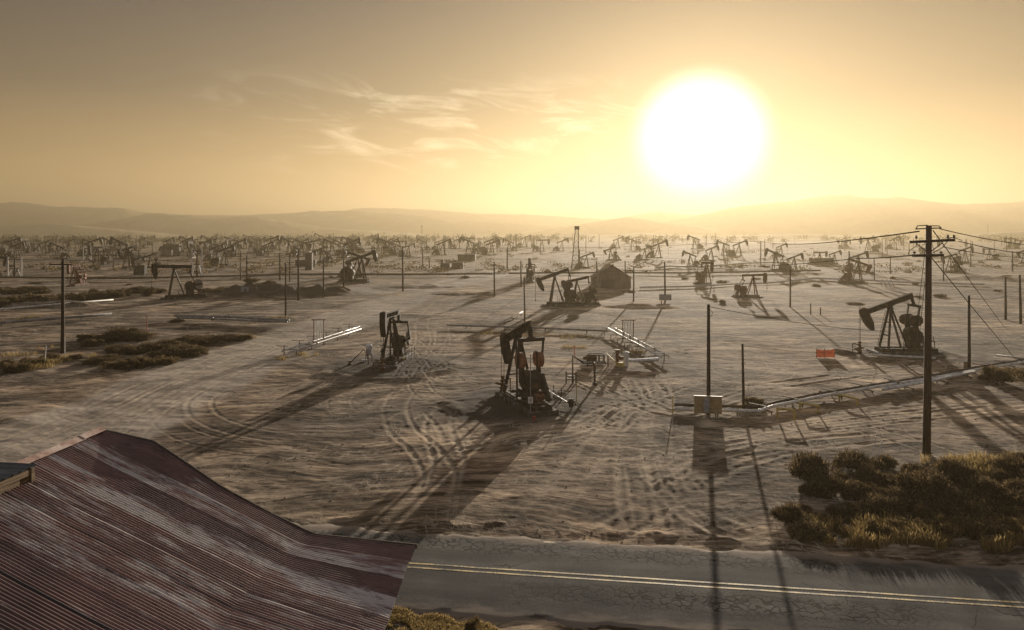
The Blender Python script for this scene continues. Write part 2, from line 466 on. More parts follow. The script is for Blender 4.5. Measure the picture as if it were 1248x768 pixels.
def make_line_mat():
    m, nt, b = mat_new('worn_line_paint')
    geo = N(nt, 'ShaderNodeTexCoord').outputs['Object']
    f = noise(nt, geo, 14, 4, .7); f2 = noise(nt, geo, 1.3, 3, .6)
    k = stepf(nt, mth(nt, 'ADD', mth(nt, 'MULTIPLY', f, .6), mth(nt, 'MULTIPLY', f2, .4)), .43, .57)
    nt.links.new(mixc(nt, k, (.11, .1, .08), (.72, .53, .21)), b.inputs['Base Color']); b.inputs['Roughness'].default_value = .7
    return m
M['line'] = make_line_mat()

def make_roof_mat(name, dark, mid_, pale, rusty):
    m, nt, b = mat_new(name)
    L = nt.links.new
    oc = N(nt, 'ShaderNodeTexCoord').outputs['Object']        # x down the slope, y along the ridge
    sh = N(nt, 'ShaderNodeAttribute', attribute_name='sheet').outputs['Fac']
    st = mapping(nt, oc, (.22, 1.9, 1))
    st2 = mapping(nt, oc, (.55, 5.0, 1))
    n1 = noise(nt, st, 1.0, 6, .7, .3); n2 = noise(nt, st2, 1.1, 5, .7); n3 = noise(nt, oc, .5, 4, .6)
    r = ramp(nt, [(.25, dark), (.5, mid_), (.75, rusty)])
    L(mth(nt, 'ADD', mth(nt, 'MULTIPLY', n3, .5), mth(nt, 'ADD', mth(nt, 'MULTIPLY', n2, .3), mth(nt, 'MULTIPLY', sh, .2))), r.inputs[0])
    k = stepf(nt, mth(nt, 'ADD', mth(nt, 'ADD', mth(nt, 'MULTIPLY', n1, .55), mth(nt, 'MULTIPLY', n2, .45)), mth(nt, 'MULTIPLY', mth(nt, 'SUBTRACT', sh, .5), .18)), .50, .63)
    c = mixc(nt, mth(nt, 'MULTIPLY', k, .85), r.outputs[0], pale)
    k2 = stepf(nt, noise(nt, st2, 2.3, 5, .75), .53, .66)
    c = mixc(nt, mth(nt, 'MULTIPLY', k2, .75), c, dark)
    lp = N(nt, 'ShaderNodeAttribute', attribute_name='lap').outputs['Fac']
    c = mixc(nt, mth(nt, 'MULTIPLY', lp, .9), c, (.012, .009, .009))
    L(c, b.inputs['Base Color'])
    b.inputs['Roughness'].default_value = .68; b.inputs['Metallic'].default_value = .1
    bump(nt, b, n2, .25, .02)
    return m
M['roof'] = make_roof_mat('rusted_corrugated_roof', (.030, .018, .015), (.17, .088, .074), (.54, .485, .44), (.31, .16, .125))
M['roof_blue'] = make_roof_mat('grey_blue_roof_sheet', (.04, .04, .04), (.085, .084, .082), (.2, .195, .19), (.1, .092, .085))
M['ridge'] = patchy('rusty_ridge_cap', [(0, (.2, .1, .07)), (.5, (.38, .25, .2)), (1, (.55, .44, .38))], 2, .7)

# ------------------------------------------------------------------ world, sun, camera
def make_world():
    w = bpy.data.worlds.new('World'); SC.world = w; w.use_nodes = True
    nt = w.node_tree; L = nt.links.new
    bg = nt.nodes['Background']
    sky = N(nt, 'ShaderNodeTexSky', sky_type='NISHITA'); sky.sun_disc = False
    sky.sun_elevation = SUN_EL; sky.sun_rotation = SUN_AZ; sky.dust_density = 3.0; sky.air_density = 1.0; sky.ozone_density = 1.0
    tc = N(nt, 'ShaderNodeTexCoord').outputs['Generated']
    nv = N(nt, 'ShaderNodeVectorMath', operation='NORMALIZE'); L(tc, nv.inputs[0])
    sep = N(nt, 'ShaderNodeSeparateXYZ'); L(nv.outputs[0], sep.inputs[0])
    dot = N(nt, 'ShaderNodeVectorMath', operation='DOT_PRODUCT'); L(nv.outputs[0], dot.inputs[0]); dot.inputs[1].default_value = SUNV
    gam = mth(nt, 'MULTIPLY', mth(nt, 'ARCCOSINE', mth(nt, 'MINIMUM', dot.outputs['Value'], .999999)), 180 / math.pi)
    el = mth(nt, 'MULTIPLY', mth(nt, 'ARCSINE', sep.outputs[2]), 180 / math.pi)
    # dust-laden air: amber band low down, mauve grey above, overhead raised as added fill
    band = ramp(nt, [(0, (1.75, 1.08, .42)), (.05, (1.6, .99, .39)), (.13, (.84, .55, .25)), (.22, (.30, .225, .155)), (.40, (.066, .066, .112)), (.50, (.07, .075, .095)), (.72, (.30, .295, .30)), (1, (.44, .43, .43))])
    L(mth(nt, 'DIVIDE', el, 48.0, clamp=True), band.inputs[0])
    # dimmer away from the sun, then boosted behind the camera as added fill
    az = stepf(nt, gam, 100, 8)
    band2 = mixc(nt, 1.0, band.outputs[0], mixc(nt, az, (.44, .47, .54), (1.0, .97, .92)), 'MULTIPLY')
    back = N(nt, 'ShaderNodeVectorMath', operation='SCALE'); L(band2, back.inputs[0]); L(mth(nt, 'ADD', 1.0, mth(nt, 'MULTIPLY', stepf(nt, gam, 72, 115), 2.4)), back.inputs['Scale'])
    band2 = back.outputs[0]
    halo = mth(nt, 'MULTIPLY', mth(nt, 'POWER', 2.718, mth(nt, 'MULTIPLY', gam, -1 / 6.0)), 1.1)
    h1 = mixc(nt, 1.0, (1.0, .80, .44), mixc(nt, 0, (0, 0, 0), (0, 0, 0)), 'ADD')
    hc = N(nt, 'ShaderNodeVectorMath', operation='SCALE'); hc.inputs[0].default_value = (1.0, .76, .45); L(halo, hc.inputs['Scale'])
    core = mth(nt, 'MULTIPLY', stepf(nt, gam, 6.3, 2.9), 3.0)
    cc = N(nt, 'ShaderNodeVectorMath', operation='SCALE'); cc.inputs[0].default_value = (1.0, .97, .85); L(core, cc.inputs['Scale'])
    a1 = N(nt, 'ShaderNodeVectorMath', operation='ADD'); L(hc.outputs[0], a1.inputs[0]); L(cc.outputs[0], a1.inputs[1])
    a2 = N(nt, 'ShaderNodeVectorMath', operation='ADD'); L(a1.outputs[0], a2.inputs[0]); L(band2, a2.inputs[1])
    # thin cirrus wisps left of the sun
    cv = N(nt, 'ShaderNodeCombineXYZ')
    azv = mth(nt, 'MULTIPLY', mth(nt, 'ARCTAN2', sep.outputs[0], sep.outputs[1]), 180 / math.pi)
    L(mth(nt, 'MULTIPLY', azv, .06), cv.inputs[0]); L(mth(nt, 'MULTIPLY', mth(nt, 'SUBTRACT', el, mth(nt, 'MULTIPLY', azv, -.12)), .28), cv.inputs[1])
    cn = noise(nt, cv.outputs[0], 2.2, 8, .62, .8)
    win = mth(nt, 'MULTIPLY', stepf(nt, mth(nt, 'ABSOLUTE', mth(nt, 'SUBTRACT', el, 8.6)), 5.0, 1.0), stepf(nt, mth(nt, 'ABSOLUTE', mth(nt, 'SUBTRACT', azv, -4.0)), 26, 6))
    cl = mth(nt, 'MULTIPLY', mth(nt, 'MULTIPLY', stepf(nt, cn, .47, .72), win), 1.15)
    cs = N(nt, 'ShaderNodeVectorMath', operation='SCALE'); cs.inputs[0].default_value = (1.0, .86, .60); L(cl, cs.inputs['Scale'])
    a3 = N(nt, 'ShaderNodeVectorMath', operation='ADD'); L(a2.outputs[0], a3.inputs[0]); L(cs.outputs[0], a3.inputs[1])
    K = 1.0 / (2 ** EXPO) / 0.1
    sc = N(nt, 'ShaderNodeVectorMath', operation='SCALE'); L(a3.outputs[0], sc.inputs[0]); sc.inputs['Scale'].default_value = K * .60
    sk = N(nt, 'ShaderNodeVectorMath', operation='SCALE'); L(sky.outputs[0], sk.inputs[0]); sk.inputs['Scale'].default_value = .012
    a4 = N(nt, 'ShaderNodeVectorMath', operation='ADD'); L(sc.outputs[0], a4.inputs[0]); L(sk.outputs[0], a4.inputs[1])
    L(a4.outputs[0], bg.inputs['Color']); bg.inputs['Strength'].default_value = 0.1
make_world()

sl = bpy.data.lights.new('sun', 'SUN'); sl.energy = 4.3; sl.angle = R(0.6); sl.color = (1.0, .88, .72)
so = bpy.data.objects.new('sun', sl); COL.objects.link(so)
so.rotation_euler = (-SUNV).to_track_quat('-Z', 'Y').to_euler(); so.location = (30, 100, 60)

cd = bpy.data.cameras.new('camera'); cam = bpy.data.objects.new('camera', cd); COL.objects.link(cam)
cam.location = (0, 0, H0); cam.rotation_euler = (R(90), 0, 0)
cd.sensor_fit = 'HORIZONTAL'; cd.sensor_width = 36.0; cd.lens = 36.0 * FPX / 1248.0
cd.shift_y = -(384 - HY) / 1248.0
cd.clip_start = .1; cd.clip_end = 9000
SC.camera = cam
SC.view_settings.view_transform = 'Standard'; SC.view_settings.look = 'None'
SC.view_settings.exposure = EXPO; SC.view_settings.gamma = 1.0
SC.cycles.volume_bounces = 0
SC.cycles.max_bounces = 6
SC.cycles.use_denoising = True

# ------------------------------------------------------------------ positions of the three near pumps (needed for their pads)
P1 = (0.45, 52.0); P2 = (-11.6, 66.0)
_a = G(1085, 431); P3 = (_a[0], _a[1])
PADS += [(P1[0] + .2, P1[1] - .2, 5.4, .18), (P2[0] - .3, P2[1] - .2, 6.2, .15), (P3[0] + .6, P3[1], 5.5, .05)]

# ------------------------------------------------------------------ ground sheet with ruts
TRACKS = []
def trk(pts, depth=.045, gauge=.85, w=.16, light=.75):
    P = [G(*p) for p in pts]
    out = []
    n = len(P)
    for i in range(n - 1):                       # Catmull-Rom through the points
        p0 = P[max(i - 1, 0)]; p1 = P[i]; p2 = P[i + 1]; p3 = P[min(i + 2, n - 1)]
        for k in range(7):
            t = k / 7
            out.append(tuple(.5 * (2 * p1[a] + (p2[a] - p0[a]) * t + (2 * p0[a] - 5 * p1[a] + 4 * p2[a] - p3[a]) * t * t + (3 * p1[a] - p0[a] - 3 * p2[a] + p3[a]) * t ** 3) for a in (0, 1)))
    out.append(P[-1])
    TRACKS.append((out, depth, gauge, w, light))
def wob(pts, a):
    dx, dy, sk = rng.uniform(-a, a) * 1.8, rng.uniform(-a, a) * .6, rng.uniform(-a, a) * .9
    return [(x + dx + sk * (i - len(pts) / 2) * .5 + rng.uniform(-a, a) * .25, y + dy + rng.uniform(-a, a) * .1) for i, (x, y) in enumerate(pts)]
main = [(-60, 585), (60, 540), (150, 502), (230, 464), (310, 432), (390, 402), (460, 374), (515, 355), (565, 344)]
for off in (-60, -38, -20, -4, 10, 26, 46):
    trk(wob([(x + off * (y - 283) / 220, y) for x, y in main], 5), .045, .9, .2, .85)
trk([(250, 500), (330, 480), (400, 458), (450, 430), (500, 412), (560, 400)], .04)
trk([(300, 520), (380, 470), (430, 455), (500, 448), (560, 452), (600, 446)], .04)
for k in range(2):
    trk(wob([(560, 352), (530, 385), (527, 420), (512, 450), (500, 470)], 8), .04, .85, .13, .7)
trk([(496, 410), (520, 432), (535, 452), (505, 470), (470, 480)], .04, .85, .13, .8)
trk([(540, 405), (528, 430), (505, 452), (520, 470)], .04, .85, .13, .8)
trk([(500, 470), (482, 495), (490, 525), (516, 548), (534, 580), (520, 615)], .05, .85, .15, .9)
trk([(556, 492), (535, 512), (538, 538), (546, 562), (536, 600)], .05, .85, .15, .9)
trk([(480, 520), (500, 505), (525, 500), (548, 520), (560, 545)], .05)
trk([(430, 470), (500, 472), (560, 476), (600, 470)], .04)
trk([(480, 560), (560, 544), (640, 534), (700, 522), (740, 500), (770, 492), (820, 486)], .05, .8, .18, .9)
trk([(520, 560), (620, 545), (700, 528), (750, 505), (800, 480), (860, 462)], .04)
for k in range(5):
    trk(wob([(690, 455), (720, 470), (765, 488), (810, 500), (860, 492), (930, 470)], 8), .04, .85, .16, .8)
for k in range(4):
    trk(wob([(640, 640), (690, 590), (720, 550), (745, 520), (770, 492), (790, 462)], 12), .05, .85, .17, .75)
for k in range(6):
    trk(wob([(810, 660), (795, 600), (788, 560), (784, 520), (786, 488), (770, 460)], 14), .06, .85, .18, .85)
trk([(960, 655), (880, 640), (835, 610), (805, 570), (830, 555), (900, 545), (980, 533)], .07, .85, .2, .95)
trk([(905, 655), (870, 630), (838, 600), (815, 575)], .07, .85, .2, .95)
trk([(700, 660), (760, 640), (820, 600), (900, 560), (1000, 540), (1120, 530)], .06, .85, .2, .8)
for k in range(4):
    trk(wob([(850, 545), (950, 525), (1060, 512), (1180, 500), (1300, 488)], 10), .04, .85, .16, .6)
for k in range(3):
    trk(wob([(940, 470), (1000, 462), (1080, 448), (1140, 438)], 6), .04, .85, .16, .7)
for k in range(4):
    trk(wob([(580, 460), (660, 425), (740, 418), (830, 430), (900, 420)], 8), .03, .85, .16, .7)
for k in range(4):
    trk(wob([(640, 384), (720, 380), (800, 392), (880, 402), (960, 395)], 6), .03, .9, .2, .7)
for k in range(4):
    trk(wob([(565, 344), (600, 334), (640, 325), (690, 318)], 6), .03, 1, .3, .7)
def arc_track(cx, cy, rad, a0, span, depth, w, light):
    out = []
    for k in range(26):
        a = a0 + span * k / 25; q = rad * (1 + .12 * math.sin(a * 1.7 + cx))
        out.append((cx + q * math.cos(a), cy + q * math.sin(a)))
    if min(p[1] for p in out) > 31.5: TRACKS.append((out, depth, .85, w, light))
for k in range(75):
    cx = rng.uniform(-30, 42); cy = rng.uniform(34, 105); rad = rng.choice([7, 10, 14, 22, 40, 70])
    arc_track(cx, cy, rad, rng.uniform(0, 6.28), rng.uniform(12, 34) / rad * rng.choice([-1, 1]), .03, rng.uniform(.1, .15), rng.uniform(.4, .85))

def make_ground():
    ang = np.concatenate([np.radians(np.arange(-180, -43, 5.0)), np.radians(np.arange(-43, 43, .1)), np.radians(np.arange(43, 180, 5.0))])
    r = [4.0, 8.0, 11.0, 13.0]
    while r[-1] < 115: r.append(r[-1] * 1.0029)
    while r[-1] < 200: r.append(r[-1] * 1.006)
    while r[-1] < 4700: r.append(r[-1] * 1.02)
    r = np.array(r)
    A, RR = np.meshgrid(ang, r)
    X = (RR * np.sin(A)).ravel(); Y = (RR * np.cos(A)).ravel()
    Z = base_h(X, Y)
    rad = np.hypot(X, Y)
    s = road_s(X, Y)
    off = smooth(2.9, 3.8, np.abs(s))
    near = rad < 230
    xn, yn = X[near], Y[near]
    on = off[near]
    # fine relief: grader streaks and clods
    rough = .04 * fbm(xn * .5 + yn * .1, yn * 1.1 - xn * .1, 4, 61, .6) + .06 * fbm(xn * 1.3, yn * 1.5, 3, 71, .6)
    rough += .045 * np.maximum(fbm(xn * .16 - yn * .05, yn * .8, 4, 65, .6), 0)
    zn = Z[near] + rough * .55 * (0.15 + .85 * on)
    tr = np.zeros(len(xn)); rut = np.zeros(len(xn))
    for pts, depth, gauge, w, light in TRACKS:
        P = np.array(pts)
        lo = P.min(0) - 2; hi = P.max(0) + 2
        idx = np.nonzero((xn > lo[0]) & (xn < hi[0]) & (yn > lo[1]) & (yn < hi[1]))[0]
        if not len(idx): continue
        px, py = xn[idx], yn[idx]
        D = np.full(len(idx), 1e9); T = np.zeros(len(idx))
        for i in range(len(P) - 1):
            a, b_ = P[i], P[i + 1]; ab = b_ - a; l2 = ab @ ab + 1e-9
            m_ = np.nonzero((px > min(a[0], b_[0]) - 2) & (px < max(a[0], b_[0]) + 2) & (py > min(a[1], b_[1]) - 2) & (py < max(a[1], b_[1]) + 2))[0]
            if not len(m_): continue
            t = np.clip(((px[m_] - a[0]) * ab[0] + (py[m_] - a[1]) * ab[1]) / l2, 0, 1)
            d = np.hypot(px[m_] - a[0] - t * ab[0], py[m_] - a[1] - t * ab[1])
            u = d < D[m_]
            D[m_[u]] = d[u]; T[m_[u]] = (i + t[u]) / (len(P) - 1)
        e = D - gauge
        fade = np.clip(T * 6, 0, 1) * np.clip((1 - T) * 6, 0, 1) * np.clip(.75 + 1.2 * vnoise(px * .3, py * .3, 81), .1, 1)
        rut[idx] += .6 * fade * (-depth * np.exp(-(e / w) ** 2) + depth * .75 * np.exp(-((np.abs(e) - w * 1.9) / (w * .7)) ** 2))
        tr[idx] = np.maximum(tr[idx], fade * light * np.exp(-(e / (w * .95)) ** 2))
        if gauge >= .9:
            tr[idx] = np.maximum(tr[idx], .30 * fade * np.exp(-(D / 1.8) ** 2))
    zn += rut * on
    Z[near] = zn
    track = np.zeros(len(X)); track[near] = tr * on
    stain = np.zeros(len(X)); lane = np.zeros(len(X))
    for path, hw in ((main, 6.0), ([(565, 344), (610, 332), (660, 322), (720, 312)], 7.0), ([(430, 352), (455, 357), (490, 358), (520, 354)], 3.0)):
        P = np.array([G(*p) for p in path])
        Q = np.concatenate([P[i][None] + (P[i + 1] - P[i])[None] * np.linspace(0, 1, 30)[:, None] for i in range(len(P) - 1)])
        sel = np.nonzero((rad > 25) & (rad < 480) & (X < 90))[0]
        dm = np.full(len(sel), 1e9)
        for q in Q: dm = np.minimum(dm, (X[sel] - q[0]) ** 2 + (Y[sel] - q[1]) ** 2)
        dm = np.sqrt(dm) + 1.4 * vnoise(X[sel] / 3, Y[sel] / 3, 87)
        lane[sel] = np.maximum(lane[sel], smooth(hw * 1.08, hw * .8, dm))
    for (cx, cy, rad_, rise) in PADS:
        rr = np.hypot(X - cx, Y - cy)
        stain = np.maximum(stain, smooth(rad_ * 1.3, rad_ * .75, rr + 1.2 * vnoise(X / 1.7, Y / 1.7, 57)) * (.95 if rise > .1 else .6))
    for (px, py, rr_) in ((280, 660, 4), (420, 655, 2.2), (826, 515, 1.6), (700, 498, 1.6), (500, 662, 1.5)):
        gx, gy = G(px, py)
        stain = np.maximum(stain, .9 * smooth(rr_, rr_ * .3, np.hypot((X - gx) * .7, Y - gy)))
    for (mx, my, a, w, hh, rot) in MOUNDS:
        if hh > 1.5:
            q = ((X - mx) / a) ** 2 + ((Y - my) / w) ** 2
            stain = np.maximum(stain, .95 * smooth(1.15, .75, q))
    # sunk a little under the asphalt
    Z = np.where(np.abs(s) < 2.9, np.minimum(Z, -.03), Z)
    nr, na = len(r), len(ang)
    i = np.arange(nr - 1)[:, None] * na; j = np.arange(na)[None, :]; j2 = (j + 1) % na
    F_ = np.stack([i + j, i + j2, i + na + j2, i + na + j], -1).reshape(-1, 4)
    V = np.stack([X, Y, Z], -1)
    F_ = F_[:, ::-1]
    me = np_mesh('ground', V, F_, M['ground'], True, {'track': track, 'stain': stain, 'lane': lane})
    o = link('ground', me); tag(o, kind='structure')
    return o
make_ground()

# close the small hole under the camera
mb = MB()
nn = 48
mb.add([(4.2 * math.cos(2 * math.pi * k / nn), 4.2 * math.sin(2 * math.pi * k / nn), -.2) for k in range(nn)], [tuple(range(nn))])
tag(mb.build('ground', M['ground']), kind='structure')

# ------------------------------------------------------------------ road (object axes: x along, y across)
def make_road():
    rz = math.atan2(ROAD_D.y, ROAD_D.x)
    xs = np.arange(-95, 95, .22); ys = np.linspace(-3.15, 3.15, 40)
    Xg, Yg = np.meshgrid(xs, ys, indexing='ij')
    wv = np.sign(Yg) * (np.abs(Yg) > 2.9) * .5 * fbm(Xg * .9, Yg * 0 + 5, 4, 91, .6)
    Yq = Yg + wv
    Zg = .02 + .05 * (1 - (Yg / 3.15) ** 2) + .014 * fbm(Xg * .5, Yg * 1.3, 3, 95) - .06 * (np.abs(Yg) > 3.1)
    V = np.stack([Xg.ravel(), Yq.ravel(), Zg.ravel()], -1)
    n, k = Xg.shape
    i = np.arange(n - 1)[:, None] * k; j = np.arange(k - 1)[None, :]
    F_ = np.stack([i + j, i + k + j, i + k + j + 1, i + j + 1], -1).reshape(-1, 4)
    o = link('road', np_mesh('road', V, F_, M['road'], True)); tag(o, kind='structure')
    o.location = (ROAD_P[0], ROAD_P[1], 0); o.rotation_euler.z = rz
    for yc, w in ((.16, .10), (-.16, .10)):
        ys2 = np.array([yc - w / 2, yc + w / 2])
        Xl, Yl = np.meshgrid(xs, ys2, indexing='ij')
        Zl = .02 + .05 * (1 - (Yl / 3.15) ** 2) + .014 * fbm(Xl * .5, Yl * 1.3, 3, 95) + .006
        i = np.arange(len(xs) - 1)[:, None] * 2
        F2 = np.concatenate([i, i + 2, i + 3, i + 1], 1)
        q = link('road_marking', np_mesh('road_marking', np.stack([Xl.ravel(), Yl.ravel(), Zl.ravel()], -1), F2, M['line'], True))
        q.location = o.location; q.rotation_euler.z = rz; tag(q, kind='structure')
make_road()

# ------------------------------------------------------------------ hills: ridges with real depth
def ridge(prof, d, depth, seed, rough=1.0):
    px = np.array([p[0] for p in prof], float); py = np.array([p[1] for p in prof], float)
    x = np.linspace(px[0], px[-1], 360); y = np.interp(x, px, py)
    ker = np.hanning(15); ker /= ker.sum()
    y = np.convolve(np.pad(y, 7, mode='edge'), ker, 'valid')
    top = H0 - (y - HY) / FPX * d
    fl = np.minimum(1, np.minimum(np.arange(360), np.arange(360)[::-1]) / 22.0)
    top = top * smooth(0, 1, fl)
    xw = (x - CX) / FPX * d
    t = np.linspace(-1, 1, 60)
    prof_t = np.cos(t * math.pi / 2) ** 1.3
    Xg = np.repeat(xw[:, None], 60, 1) * (1 + t[None, :] * depth / d); Yg = np.repeat((d + t * depth)[None, :], 360, 0)
    gul = fbm(Xg / (depth * .33), Yg / (depth * .8), 5, seed, .55)
    amp = np.maximum(top, 1)[:, None]
    Zg = amp * prof_t[None, :] + amp * .26 * rough * gul * np.sin(np.pi * np.clip(np.abs(t), 0, 1))[None, :] - 1.2
    V = np.stack([Xg.ravel(), Yg.ravel(), Zg.ravel()], -1)
    i = np.arange(359)[:, None] * 60; j = np.arange(59)[None, :]
    F_ = np.stack([i + j, i + 60 + j, i + 61 + j, i + j + 1], -1).reshape(-1, 4)
    o = link('hills', np_mesh('hills', V, F_, M['hill'], True)); tag(o, kind='structure')
ridge([(905, 305), (950, 299), (990, 294), (1030, 292), (1060, 293), (1100, 297), (1150, 304)], 900, 95, 101)
ridge([(1040, 300), (1110, 292), (1170, 286), (1220, 282), (1260, 281), (1340, 279), (1450, 290)], 1250, 149, 103)
ridge([(560, 292), (640, 288), (700, 283), (735, 286), (780, 283), (830, 286), (880, 287), (950, 284), (1030, 286), (1090, 283), (1150, 288)], 1500, 152, 105)
ridge([(-260, 280), (-120, 272), (0, 276), (60, 272), (110, 276), (170, 281), (250, 288)], 1750, 181, 107)
ridge([(40, 288), (120, 272), (190, 259), (225, 262), (260, 266), (310, 263), (340, 268), (400, 278), (470, 281), (540, 287)], 2150, 231, 109)
ridge([(620, 285), (700, 274), (765, 264), (800, 270), (850, 276), (900, 282)], 2300, 223, 110)
ridge([(-420, 262), (-250, 250), (-60, 250), (30, 246), (70, 252), (130, 253), (170, 258), (230, 262), (300, 262), (420, 256), (500, 262), (540, 268), (620, 270), (700, 276), (780, 280)], 2750, 309, 111)
ridge([(760, 284), (830, 266), (890, 254), (930, 249), (965, 245), (1010, 237), (1060, 240), (1120, 243), (1170, 249), (1248, 246), (1330, 252), (1480, 270)], 2850, 313, 113)
ridge([(380, 270), (440, 253), (520, 255), (580, 260), (660, 262), (740, 267), (800, 258), (840, 262), (900, 268), (980, 276)], 3350, 269, 115)
ridge([(1020, 276), (1100, 266), (1180, 256), (1250, 252), (1330, 250), (1480, 268)], 2600, 255, 117)

# ------------------------------------------------------------------ haze: even dust in a closed box
def make_haze():
    m = bpy.data.materials.new('dust_haze'); m.use_nodes = True
    nt = m.node_tree; nt.nodes.remove(nt.nodes['Principled BSDF'])
    pv = N(nt, 'ShaderNodeVolumePrincipled')
    pv.inputs['Color'].default_value = (.325, .268, .172, 1)
    pv.inputs['Density'].default_value = .00053
    pv.inputs['Anisotropy'].default_value = .55
    nt.links.new(pv.outputs[0], nt.nodes['Material Output'].inputs['Volume'])
    mb = MB(); mb.box((0, 0, 96), (9600, 9600, 206))
    o = mb.build('haze', m); tag(o, kind='stuff')
    o['label'] = 'pale golden dust haze hanging over the whole oil field'
    return o
make_haze()
#@@OBJECTS@@
# ------------------------------------------------------------------ pumpjacks (local axes: horsehead towards -x)
SAD, HR, TAILU, TAILW = 4.55, 2.95, 2.25, -.72
CR = (2.15, 2.0); CRL = .8; PIT = 1.85

def solve_jack(phi):
    px, pz = CR[0] + CRL * math.cos(phi), CR[1] + CRL * math.sin(phi)
    best = None
    for i in range(-260, 261):
        th = i * .1 * math.pi / 180
        tx = TAILU * math.cos(th) - TAILW * math.sin(th); tz = SAD + TAILU * math.sin(th) + TAILW * math.cos(th)
        e = abs(math.hypot(tx - px, tz - pz) - PIT)
        if best is None or e < best[0]: best = (e, th, tx, tz)
    return best[1], best[2], best[3], px, pz

